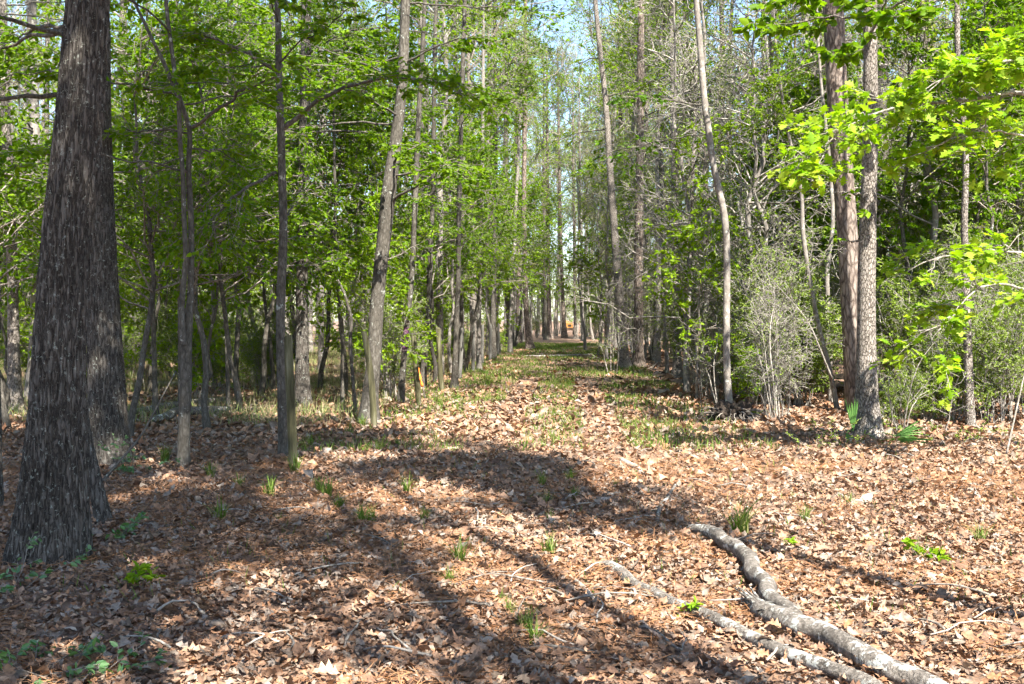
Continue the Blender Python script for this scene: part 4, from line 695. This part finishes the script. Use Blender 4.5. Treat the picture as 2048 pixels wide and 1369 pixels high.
# ------------------------------------------------------------------ fallen wood
def log(name, label, pts, mat, cat='log', group=None, sides=18, seg=60, lump=.12, seed=1, lift=.0, knots=(), tip=.6):
    """pts: (px, py of the underside on the ground, width px, height above ground)"""
    P, r = [], []
    for a, c, wd, h in pts:
        g = gnd(a, c); rad = wd * .45 * g[1] / F_PX; P.append(g + UP * (rad * .85 + h + float(hz(g[0], g[1])))); r.append(rad)
    Q, q = resample(P, r, seg); tq = np.linspace(0, 1, seg) * np.linalg.norm(Q[-1] - Q[0]); Q[:, :2] += np.stack([vnoise(tq * 4, tq * 0 + seed, seed=seed) - .5, vnoise(tq * 4, tq * 0 + 9 + seed, seed=seed) - .5], 1) * np.median(q) * 1.1; q = q * (1 + .16 * (vnoise(tq * 3, tq * 0 + 3, seed=seed + 20) - .5)); q[0] *= tip; q[-1] *= .85; base = Q[len(Q) // 2].copy(); base[2] = 0; G = Geo()
    T, A, B = frames(Q[None]); A, B = A[0], B[0]; th = np.arange(sides) * 2 * math.pi / sides; l = np.linspace(0, 1, seg)[:, None] * np.linalg.norm(Q[-1] - Q[0])
    rr_ = q[:, None] * (1 + lump * 2 * (vnoise(np.cos(th)[None] * 1.5 + 9, np.sin(th)[None] * 1.5 + 9, l * 5, seed) - .5) + lump * (vnoise(np.cos(th)[None] * 5 + 9, np.sin(th)[None] * 5 + 9, l * 16, seed + 1) - .5))
    V = Q[:, None] + rr_[..., None] * (A[:, None] * np.cos(th)[None, :, None] + B[:, None] * np.sin(th)[None, :, None])
    V = np.concatenate([V.reshape(-1, 3), Q[:1], Q[-1:]]); k, s = np.meshgrid(np.arange(seg - 1), np.arange(sides), indexing='ij'); s2 = (s + 1) % sides; i = np.arange(sides)
    f = np.concatenate([np.stack([k * sides + s, k * sides + s2, (k + 1) * sides + s2], -1).reshape(-1, 3), np.stack([k * sides + s, (k + 1) * sides + s2, (k + 1) * sides + s], -1).reshape(-1, 3), np.stack([0 * i + seg * sides, (i + 1) % sides, i], -1), np.stack([0 * i + seg * sides + 1, (seg - 1) * sides + i, (seg - 1) * sides + (i + 1) % sides], -1)])
    G.add(V, f); ob = obj(name, G.mesh(name, [M[mat]], origin=base), None, base); tag(ob, label, cat, group)
    for t_, side, ln in knots:
        j = int(t_ * (seg - 1)); p = Q[j] + A[j] * side[0] * q[j] * .6 + B[j] * side[1] * q[j] * .6; d = nrm(A[j] * side[0] + B[j] * side[1] + T[0, j] * .4)
        K = Geo(); tubes(K, np.array([p, p + d * q[j] * .9, p + d * ln]), np.array([[q[j] * .5, q[j] * .4, q[j] * .3]]), 8, 0, True); obj('branch_stub', K.mesh('branch_stub', [M[mat]], origin=base), ob)
    return ob, Q, q, base
la, Q, q, base = log('fallen_log', 'thick broken lichen covered log running off the lower right corner', [(1505, 1212, 34, .0), (1535, 1232, 46, .0), (1580, 1250, 50, .0), (1640, 1285, 52, .0), (1700, 1316, 54, .0), (1780, 1356, 56, .0), (1880, 1405, 58, .0), (1960, 1445, 56, 0)], 'log', seed=3, tip=.5, seg=90, knots=[(.45, (-.6, .8), .14), (.2, (.8, .5), .07), (.62, (.5, .85), .06), (.75, (-.9, .2), .10)])
rs = np.random.default_rng(8)
for i in range(12):                                   # split fibres at the broken end
    G = Geo(); j = int(rs.integers(2, 10)); p = Q[j] + np.array([rs.normal(0, .4) * q[j], rs.normal(0, .3) * q[j], q[j] * rs.uniform(.2, .9)]); d = nrm(Q[0] - Q[12]) * rs.uniform(.18, .36) + UP * rs.uniform(-.01, .05) + rs.normal(0, .02, 3)
    tubes(G, np.array([p - d * .4, p + d * .3, p + d]), np.array([[.014, .011, .003]]), 5, 0); obj('splinter', G.mesh('splinter', [M['log']], origin=base), la)
log('fallen_log', 'crooked upper piece of branch joining the thick broken log', [(1384, 1066, 22, .01), (1424, 1080, 32, .03), (1448, 1105, 30, .05), (1482, 1118, 34, .05), (1506, 1150, 36, .04), (1527, 1185, 38, .03), (1552, 1215, 40, .02), (1590, 1248, 34, .02)], 'log', seed=4, seg=70, knots=[(.3, (-1, -.1), .07), (.55, (.7, .7), .05), (.75, (-.5, .8), .06)])
log('fallen_log', 'long slim lichen spotted log lying left of the thick broken log', [(1196, 1136, 14, 0), (1215, 1142, 26, 0), (1240, 1152, 28, 0), (1290, 1183, 28, 0), (1350, 1211, 30, 0), (1420, 1238, 34, 0), (1500, 1279, 36, 0), (1570, 1315, 38, 0), (1650, 1342, 40, 0), (1720, 1374, 42, 0), (1790, 1412, 42, 0)], 'log', seed=5, seg=100, lump=.09, knots=[(.25, (.7, .7), .05), (.5, (-.5, .85), .06), (.7, (.8, .5), .12), (.85, (-.8, .5), .05)])
log('fallen_branch', 'short pale rotten piece of wood lying on the sunny trail', [(1240, 934, 11, 0), (1258, 945, 15, 0), (1278, 958, 15, 0), (1296, 970, 8, 0)], 'pale_log', 'branch', seed=6, seg=24)
log('fallen_log', 'pale log lying across the trail in the distance', [(1040, 714, 4, 0), (1080, 716, 5.5, 0), (1130, 715, 6, 0), (1170, 713, 5, 0), (1196, 710, 3.5, 0)], 'pale_log', seed=7, seg=40)
log('fallen_log', 'mossy fallen log in the shade behind the twin stemmed tree', [(310, 850, 16, .03), (360, 838, 20, .06), (420, 834, 18, .05), (486, 824, 13, .02)], 'log', seed=8, seg=40)
log('fallen_log', 'upper fallen log lying close behind the mossy one', [(250, 836, 12, .02), (330, 826, 14, .08), (400, 820, 16, .1), (450, 806, 10, .05)], 'log', seed=9, seg=40)
log('fallen_log', 'bleached log lying in a sunny gap of the left woods', [(245, 776, 9, .02), (340, 774, 11, .03), (420, 776, 12, .03), (490, 776, 8, 0)], 'pale_log', seed=10, seg=40)
log('fallen_log', 'dark fallen log in the bushes right of the pale oak', [(1752, 845, 16, .02), (1780, 832, 18, .1), (1815, 815, 16, .15), (1845, 800, 12, .1)], 'log', seed=11, seg=40)
log('fallen_branch', 'grey bent branch lying above the crooked log', [(1312, 1062, 9, 0), (1318, 1045, 10, .01), (1316, 1030, 10, .02), (1332, 1010, 8, .03), (1352, 985, 5, .04)], 'log', 'branch', seed=12, seg=30)
log('fallen_branch', 'weathered stick lying on leaves left of the slim log', [(1150, 1160, 8, 0), (1170, 1178, 13, 0), (1198, 1206, 8, 0)], 'pale_log', 'branch', seed=13, seg=24)
log('fallen_branch', 'grey stick lying in the leaves at the right', [(1672, 990, 9, 0), (1700, 998, 9, 0), (1745, 1006, 6, 0)], 'pale_log', 'branch', seed=14, seg=24)
log('fallen_branch', 'flat grey strip of bark beside the shaded patch', [(1205, 1003, 10, 0), (1235, 998, 11, 0), (1270, 992, 7, 0)], 'log', 'branch', seed=15, seg=24)
def pole(name, label, a, Ya, c, Yc, r0, r1, mat, cat='branch', mid=(0, 0, 0), group=None):
    p, q_ = at(*a, Ya), at(*c, Yc); m = (p + q_) / 2 + np.array(mid); Q, q = resample([p, m, q_], [r0, (r0 + r1) / 2, r1], 16); base = p.copy(); G = Geo(); tubes(G, Q, q, 7, 0, True)
    return tag(obj(name, G.mesh(name, [M[mat]], origin=base), None, base), label, cat, group)
pole('leaning_branch', 'bare branch leaning from the second oak foot towards the twin stems', (185, 985), 10.2, (352, 742), 11.2, .016, .006, 'brown_bark', mid=(.05, 0, -.08))
pole('leaning_branch', 'white thin stick leaning at the right edge', (2013, 908), 13.0, (2062, 690), 13.3, .012, .006, 'pale_twig')
pole('fallen_branch', 'arching pale dead branch above the bushes left of the pine', (1665, 760), 19.2, (1530, 545), 18.6, .018, .006, 'pale_twig', mid=(.15, 0, .12))
GA = [((100, 1140), 'the large foreground oak'), ((216, 935), 'the second dark oak'), ((367, 945), 'the twin stemmed tree'), ((588, 945), 'the squared fence post'), ((748, 855), 'the mossy leaning post'), ((839, 812), 'the post with orange tape'), ((919, 760), 'the leaning grey post'), ((1200, 1140), 'the upper end of the slim log'), ((1420, 1240), 'the middle of the slim log'), ((1560, 1240), 'the splintered end of the thick log'), ((1700, 1316), 'the thick broken log'), ((1400, 1070), 'the crooked branch'), ((1268, 950), 'the short pale rotten wood'), ((1706, 866), 'the palmetto'), ((1462, 842), 'the torn root clump'), ((1942, 856), 'the crooked right hand trunk'), ((60, 1350), 'the privet in the lower left corner'), ((1840, 1115), 'the leafy plant on the right'), ((303, 1185), 'the lone bright seedling'), ((815, 1000), 'the tuft in the lit centre patch'), ((1705, 1000), 'the grey stick on the right')]
GA = [(gnd(*a), n) for a, n in GA]; GUSED = {}
def ground_label(what, g, o):
    a, n = min(GA, key=lambda t: np.linalg.norm((t[0] - g)[:2])); dx, dy = (g - a)[:2]; r_ = math.hypot(dx, dy)
    l = what + (' just ' if r_ < .5 else ' ' if r_ < 1.1 else ' well ') + (('right of ' if dx > 0 else 'left of ') if abs(dx) > abs(dy) else ('behind ' if dy > 0 else 'in front of ')) + n
    if l in GUSED and GUSED[l] is not None:
        q = GUSED[l]; far = g[1] > q.location.y; q['label'] = ('nearer ' if far else 'farther ') + l; GUSED[l] = None; l = ('farther ' if far else 'nearer ') + l
    elif l not in GUSED: GUSED[l] = o
    o['label'] = l
# sticks on the floor
rk = np.random.default_rng(31); sticks = []
for i in range(80):
    px, py = (rk.uniform(300, 2000), rk.uniform(900, 1340)); g = gnd(px, py); a = rk.uniform(0, 3.14); L = rk.uniform(.15, .6); K = 6; s = np.linspace(0, 1, K)
    P = g + np.stack([np.cos(a) * L * s, np.sin(a) * L * s, .035 + .03 * np.sin(s * 3)], 1) + np.cumsum(rk.normal(0, .012, (K, 3)), 0) * np.array([1, 1, .4]); P[:, 2] += hz(P[:, 0], P[:, 1])
    G = Geo(); tubes(G, P, rk.uniform(.003, .009) * np.linspace(1, .5, K)[None], 5, 0, True)
    ground_label(['pale thin stick', 'brown thin stick', 'bleached stick'][i % 3], g, tag(obj('stick', G.mesh('stick', [M[['pale_twig', 'twig', 'pale_log'][i % 3]]], origin=g), None, g), 'stick', 'stick', 'sticks on the leaf litter'))

# ------------------------------------------------------------------ palmetto, grass, small plants
def fan(G, n, L, a0, a1, e1, e2, droop, wdt, rng):
    e1, e2 = nrm(np.array(e1, float)), nrm(np.array(e2, float)); nn = nrm(np.cross(e1, e2))
    for i in range(n):
        a = a0 + (a1 - a0) * i / (n - 1) + rng.normal(0, .02); K = 6; s = np.linspace(0, 1, K); l = L * rng.uniform(.82, 1.05)
        d = e1 * math.cos(a) + e2 * math.sin(a); c = d[None] * (l * s)[:, None] - UP[None] * (droop * l * s ** 2)[:, None]
        wd = wdt * np.sin(np.clip(s * .9 + .1, 0, 1) * math.pi) ** .6; side = np.cross(nn, d)
        V = np.concatenate([c - side * wd[:, None] + nn * wd[:, None] * .5, c, c + side * wd[:, None] + nn * wd[:, None] * .5]); f = []
        for j in range(K - 1):
            for o_ in (0, K): f += [(o_ + j, o_ + K + j, o_ + K + j + 1), (o_ + j, o_ + K + j + 1, o_ + j + 1)]
        G.add(V, f)
rp_ = np.random.default_rng(12)
g = gnd(1712, 866); pl = thing('palmetto', g, 'low palmetto with stiff green fan leaves at the foot of the pale oak', 'palmetto')
for (hub, n, L, a0, a1, e1, e2, droop, wd) in [(at(1706, 862, 14.3), 7, .44, -.24, .2, (0, 0, 1), (1, -.2, 0), 0, .012), (at(1692, 868, 14.1), 8, .36, -.35, .45, (.38, -.5, -.75), (1, 0, .3), .0, .013), (at(1757, 882, 14.2), 17, .72, -.75, .35, (.88, -.38, -.14), (.1, -.35, .85), .12, .017), (at(1790, 872, 14.6), 9, .4, -.3, .6, (.8, .1, .1), (.1, -.2, .9), .1, .013)]:
    G = Geo(); fan(G, n, L, a0, a1, e1, e2, droop, wd, rp_); K_ = Geo(); fo = obj('frond', G.mesh('frond', [M['palmetto']], smooth=False), pl); fo.location = [float(v) for v in (hub - g)]
    tubes(K_, np.array([(0, 0, 0), (g - hub) * .5 + np.array([0, .04, .05]), g - hub]), np.array([[.006, .007, .008]]), 6, 0); obj('stalk', K_.mesh('stalk', [M['palmetto']]), fo)
def tuft(seed, n, L, lean, wdt, mat):
    rng = np.random.default_rng(seed); K = 4; s = np.linspace(0, 1, K); az = rng.uniform(0, 6.28, n); l = L * rng.uniform(.5, 1.1, n); le = lean * rng.uniform(.2, 1.2, n)
    d = np.stack([np.cos(az), np.sin(az)], 1); c = np.zeros((n, K, 3)); c[:, :, :2] = d[:, None] * (l * le)[:, None, None] * (s ** 1.6)[None, :, None] + rng.normal(0, .025, (n, 1, 2)); c[:, :, 2] = l[:, None] * (s - .35 * le[:, None] * s ** 2)
    sd = np.stack([-d[:, 1], d[:, 0], 0 * az], 1)[:, None] * (wdt * (1 - s ** 2) + .0004)[None, :, None]
    V = np.concatenate([c - sd, c + sd], 1); f = []
    for j in range(K - 1): f += [(j, K + j, K + j + 1), (j, K + j + 1, j + 1)]
    G = Geo(); G.add(V, np.array(f)[None] + (np.arange(n) * 2 * K)[:, None, None]); return G.mesh('grass_tuft', [M[mat]])
TU = [tuft(i, 40, .27, .8, .0048, 'grass') for i in range(4)] + [tuft(9, 16, .18, .8, .003, 'grass')]
def place_tuft(px, py, k, sc, label, group=None):
    g = gnd(px, py); o_ = obj('grass_tuft', TU[k], None, (g[0], g[1], float(hz(g[0], g[1])) + .01)); o_.scale = (sc,) * 3; o_.rotation_euler = (0, 0, px * .37); tag(o_, label, 'grass tuft', group)
    if group: ground_label('sparse grass tuft' if k == 4 else 'small green grass tuft' if sc < .7 else 'green grass tuft', g, o_)
place_tuft(1480, 1066, 0, 1.3, 'tall bright green grass tuft right of the crooked branch')
place_tuft(590, 952, 1, .9, 'grass tuft growing around the foot of the squared fence post')
place_tuft(815, 1000, 2, .8, 'grass tuft with pale dry blades in the lit centre patch')
place_tuft(655, 1008, 3, .9, 'bright grass tuft at the edge of the shade, left of centre')
for i, (px, py, s) in enumerate([(680, 1030, .7), (725, 1060, .7), (745, 1058, .6), (920, 1135, .8), (1100, 1050, .6), (1095, 1020, .5), (1140, 975, .6), (1085, 985, .7), (1610, 1040, .6), (1585, 1000, .4), (850, 1055, .6), (540, 1005, .8), (330, 925, .9), (480, 990, .6), (560, 1060, .5), (440, 1058, .8), (700, 870, .9), (725, 855, .9), (640, 1000, .7), (1010, 1210, .5), (900, 1170, .5), (1100, 1120, .7), (1070, 1290, .6), (1050, 1260, .6), (1840, 1110, .7), (1960, 1080, .6), (1700, 1010, .5), (1020, 1225, .4), (760, 905, .8), (870, 880, .8), (620, 890, .7), (420, 960, .7), (1150, 1010, .5), (1230, 985, .4), (945, 790, 1.2), (975, 770, 1.2), (1010, 750, 1.2), (880, 815, 1.), (915, 800, 1.1), (850, 830, 1.)]):
    place_tuft(px, py, i % 5, s, 'small green grass tuft poking through the leaf litter', 'small grass tufts in the litter')
def blades(name, label, n, xr, yr, L, mat, cond=None, seed=1, wdt=.004):
    rng = np.random.default_rng(seed); x = rng.uniform(*xr, n); y = yr[0] + (yr[1] - yr[0]) * rng.random(n) ** 1.2
    k = vnoise(x * .9 + 50, y * .55, seed=seed) + rng.normal(0, .22, n) > .52
    if cond is not None: k &= cond(x, y)
    x, y = x[k], y[k]; n = len(x); p = np.stack([x, y, hz(x, y)], 1); d = UP + rng.normal(0, .4, (n, 3)); l = L * rng.uniform(.4, 1.2, n); w_ = wdt * (1 + y / 25)
    G = Geo(); leaves(G, p, d, rng.normal(size=(n, 3)), l, w_ * 2, T_FLAT, 0); tag(obj(name, G.mesh(name, [M[mat]])), label, kind='stuff')
blades('trail_grass', 'thin green grass along the trail', 60000, (-3.4, 2.6), (13, 75), .15, 'grass', lambda x, y: (np.abs(x + .2) > 1.0) | (np.abs(x + .2) < .45) | (y > 30), 3)
blades('woods_grass', 'pale dry grass in the sunny gaps of the left woods', 110000, (-22, -3.3), (16, 60), .27, 'dry_grass', None, 4, .003)
blades('clearing_grass', 'sparse fine grass through the clearing litter', 2600, (-3, 6), (6, 16), .12, 'grass', None, 6, .0022)
def sprig(label, px, py, n, L, leafm, leaf, seed, up=.5, group=None, az=None):
    rng = np.random.default_rng(seed); g = gnd(px, py); g[2] = hz(g[0], g[1]); o_ = thing('seedling', g, label, 'seedling', group); group and ground_label('low fresh green seedling' if leafm == 'fresh' else 'low olive seedling', g, o_); a = rng.uniform(0, 6.28, n) if az is None else az + rng.normal(0, .5, n); K = 6; s = np.linspace(0, 1, K)
    d = np.stack([np.cos(a), np.sin(a), rng.uniform(.3, 1, n) * up], 1); P = d[:, None] * (L * rng.uniform(.6, 1.1, n))[:, None, None] * s[None, :, None] + np.cumsum(rng.normal(0, .012, (n, K, 3)), 1); P[:, 0] = 0
    G = Geo(); tubes(G, P, .003 * np.linspace(1, .5, K)[None], 4, 0); t = spawn(rng, P, 3, .3, 1, L * .3, .8, .8, .1, .05, 3, .2); tubes(G, t, .0018 * np.ones((1, 3)), 3, 0); obj('stems', G.mesh('stems', [M['twig']]), o_)
    G = Geo(); leaf_on(rng, G, np.concatenate([t, P[:, 3:6]]), 6, leaf, .5, T_OVAL, .1, 0); obj('foliage', G.mesh('foliage', [M[leafm]]), o_)
sprig('low green leaved privet sprig at the lower left corner', 60, 1350, 6, .42, 'privet', .045, 1, .5)
sprig('green leafy sprig in front of the large foreground oak foot', 20, 1200, 5, .45, 'privet', .045, 2, .8)
sprig('privet sprig low at the bottom edge left of centre shade', 140, 1362, 5, .38, 'privet', .045, 3, .5)
sprig('small green plant at the foot of the dark leaning snag', 205, 1095, 4, .25, 'privet', .05, 4, 1.)
sprig('small bluish green bush between the foreground oaks', 265, 945, 7, .5, 'privet', .05, 5, .8)
sprig('bright green lone seedling in the dark litter', 303, 1185, 4, .14, 'fresh', .06, 6, .8)
sprig('tiny bright seedling right of the crooked branch', 1585, 1092, 3, .10, 'lime', .045, 7, .8)
sprig('small leafy green plant in the right litter', 1840, 1115, 5, .18, 'fresh', .05, 8, 1.)
sprig('tiny light green seedling beside the slim log', 1380, 1225, 2, .06, 'lime', .05, 9, .8)
for i, (px, py) in enumerate([(1500, 780), (1520, 830), (1490, 800), (1640, 860), (1660, 890), (1690, 905), (1630, 905), (1870, 880), (1980, 880), (1820, 880), (1920, 890)]):
    sprig('low sunlit seedling at the foot of the clearing bushes', px, py, 5, .35, 'fresh' if i < 3 else 'olive', .05 if i < 3 else .03, 30 + i, .9, 'seedlings by the clearing bushes')

# ------------------------------------------------------------------ leaf litter
rt = np.random.default_rng(555)
TL = [tmpl(OAKH if q == 0 else OAKS, c, b_, t_) for q, (c, b_, t_) in enumerate([(.3, -.25, .25), (-.25, .3, -.3), (.15, .4, .2), (.45, .1, -.3), (-.1, -.4, .3)])] + [tmpl(LONG, .5, .35, .3), tmpl(LONG, -.3, .5, -.3), tmpl([(0, 0), (.2, .10), (.5, .14), (.8, .08), (1, 0)], .4, .5, .4), tmpl([(.1, 0), (.24, .26), (.4, .30), (.55, .12), (.62, 0)], .3, .3, .3)]
OAKC = [(0, 0), (.26, .17), (.5, .33), (.64, .14), (1, 0)]; TM = [tmpl(OAKC, c, b_, t_) for c, b_, t_ in [(.3, -.25, .25), (-.25, .3, -.3), (.15, .4, .2)]] + [tmpl(LONG, .4, .4, .3)]
TD = [(T_DIA[0] * np.array([1, 1, k]), T_DIA[1]) for k in (1, 2.5, -2.5)]
TS = [T_OVAL, (T_OVAL[0] * np.array([1, 1, 2.5]), T_OVAL[1]), (T_OVAL[0] * np.array([1, 1, -2.5]), T_OVAL[1])]
def wedge(n, d0, d1, pad=.6, xl=None):
    d = np.sqrt(rt.uniform(d0 ** 2, d1 ** 2, n)); x = -d * YAW + rt.uniform(-1, 1, n) * (.475 * d + pad)
    if xl: k = (x > xl[0]) & (x < xl[1]); d, x = d[k], x[k]
    return x, d
Gl = Geo()
def scatter_litter(n, d0, d1, temps, size, asp, thick, tiltv=.45, xl=None, keep=0):
    x, y = wedge(n, d0, d1, xl=xl); kp = rt.random(len(x)) < (.42 + 1.15 * vnoise(x * .9 + 31, y * .9, seed=21) ** 1.3 if size > .05 else 2.); kp &= ~((y > 19) & (np.abs(x + .2) < 1.7) & (rt.random(len(x)) < .5)); x, y = x[kp], y[kp]; n = len(x); p = np.stack([x, y, hz(x, y) + .006 + thick * rt.random(n) ** 1.5], 1); a = rt.uniform(0, 6.28, n)
    d = np.stack([np.cos(a), np.sin(a), rt.normal(0, tiltv * .7, n)], 1); nn = UP + rt.normal(0, tiltv, (n, 3)); L = size * np.exp(rt.normal(-.08, .30, n))
    own = []
    if keep:
        o_ = np.argsort(y - 1.2 * p[:, 2] * 10)[:keep * 3]; o_ = [i for i in o_ if y[i] > 4.85][:keep]; own = [(p[i] + UP * .012, d[i], nn[i], L[i] * 1.1) for i in o_]; m_ = np.ones(n, bool); m_[o_] = False; p, d, nn, L = p[m_], d[m_], nn[m_], L[m_]; n = len(p)
    ti = rt.integers(0, len(temps), n); mi = (rt.random(n) < .3 + .0 * L).astype(int)
    for k, T in enumerate(temps):
        for m_ in (0, 1):
            sel = (ti == k) & (mi == m_)
            if sel.any(): leaves(Gl, p[sel], d[sel], nn[sel], L[sel], L[sel] * (asp if T not in [] else asp), T, m_)
    return own
own = scatter_litter(26000, 4.3, 8.6, TL, .072, 1., .04, .34, keep=300)
scatter_litter(44000, 4.3, 10.5, TD, .036, .6, .05, .8)
scatter_litter(32000, 8.6, 15, TM, .08, 1., .05, .5)
scatter_litter(50000, 14.5, 26, TS, .10, .6, .04, .6, (-9, 9.5))
scatter_litter(40000, 26, 62, TD, .17, .6, .02, .35, (-9, 5))
x, y = wedge(70000, 4.4, 12); a = rt.uniform(0, 6.28, len(x)); p = np.stack([x, y, hz(x, y) + .02 + .03 * rt.random(len(x))], 1)
kk = vnoise(x * 1.3, y * 1.3, seed=12) > .47; p, a = p[kk], a[kk]
leaves(Gl, p, np.stack([np.cos(a), np.sin(a), rt.normal(0, .15, len(p))], 1), UP + rt.normal(0, .3, p.shape), rt.uniform(.10, .20, len(p)), .005, T_FLAT, 2)
lit = obj('leaf_litter', Gl.mesh('leaf_litter', [M['litter'], M['litter_grey'], M['needle_dry']], smooth=True)); tag(lit, 'dry brown oak leaves and pine needles covering the ground', kind='stuff')
LM = []
for k, T in enumerate([tmpl(OAKH, .5, -.45, .5), tmpl(OAKH, -.5, .5, -.5), tmpl(OAKH, .25, .7, .4), tmpl(LONG, .8, .6, .5), tmpl(OAKH, .8, .2, -.5)]):
    for m_ in ('litter', 'litter', 'litter_grey'):
        G = Geo(); G.add(T[0], T[1]); LM.append(G.mesh('fallen_leaf', [M[m_]], smooth=True))
for i, (p, d, n_, L) in enumerate(own):
    lo = obj('fallen_leaf', LM[i % len(LM)], floor); lo.matrix_local = mat_from(p, d, n_, L)
tt = sum(len(o.data.polygons) for o in C.objects if o.type == 'MESH'); um = {o.data for o in C.objects if o.type == 'MESH'}
print('OBJECTS', len(C.objects), 'TRIS drawn', tt, 'unique', sum(len(m.polygons) for m in um))
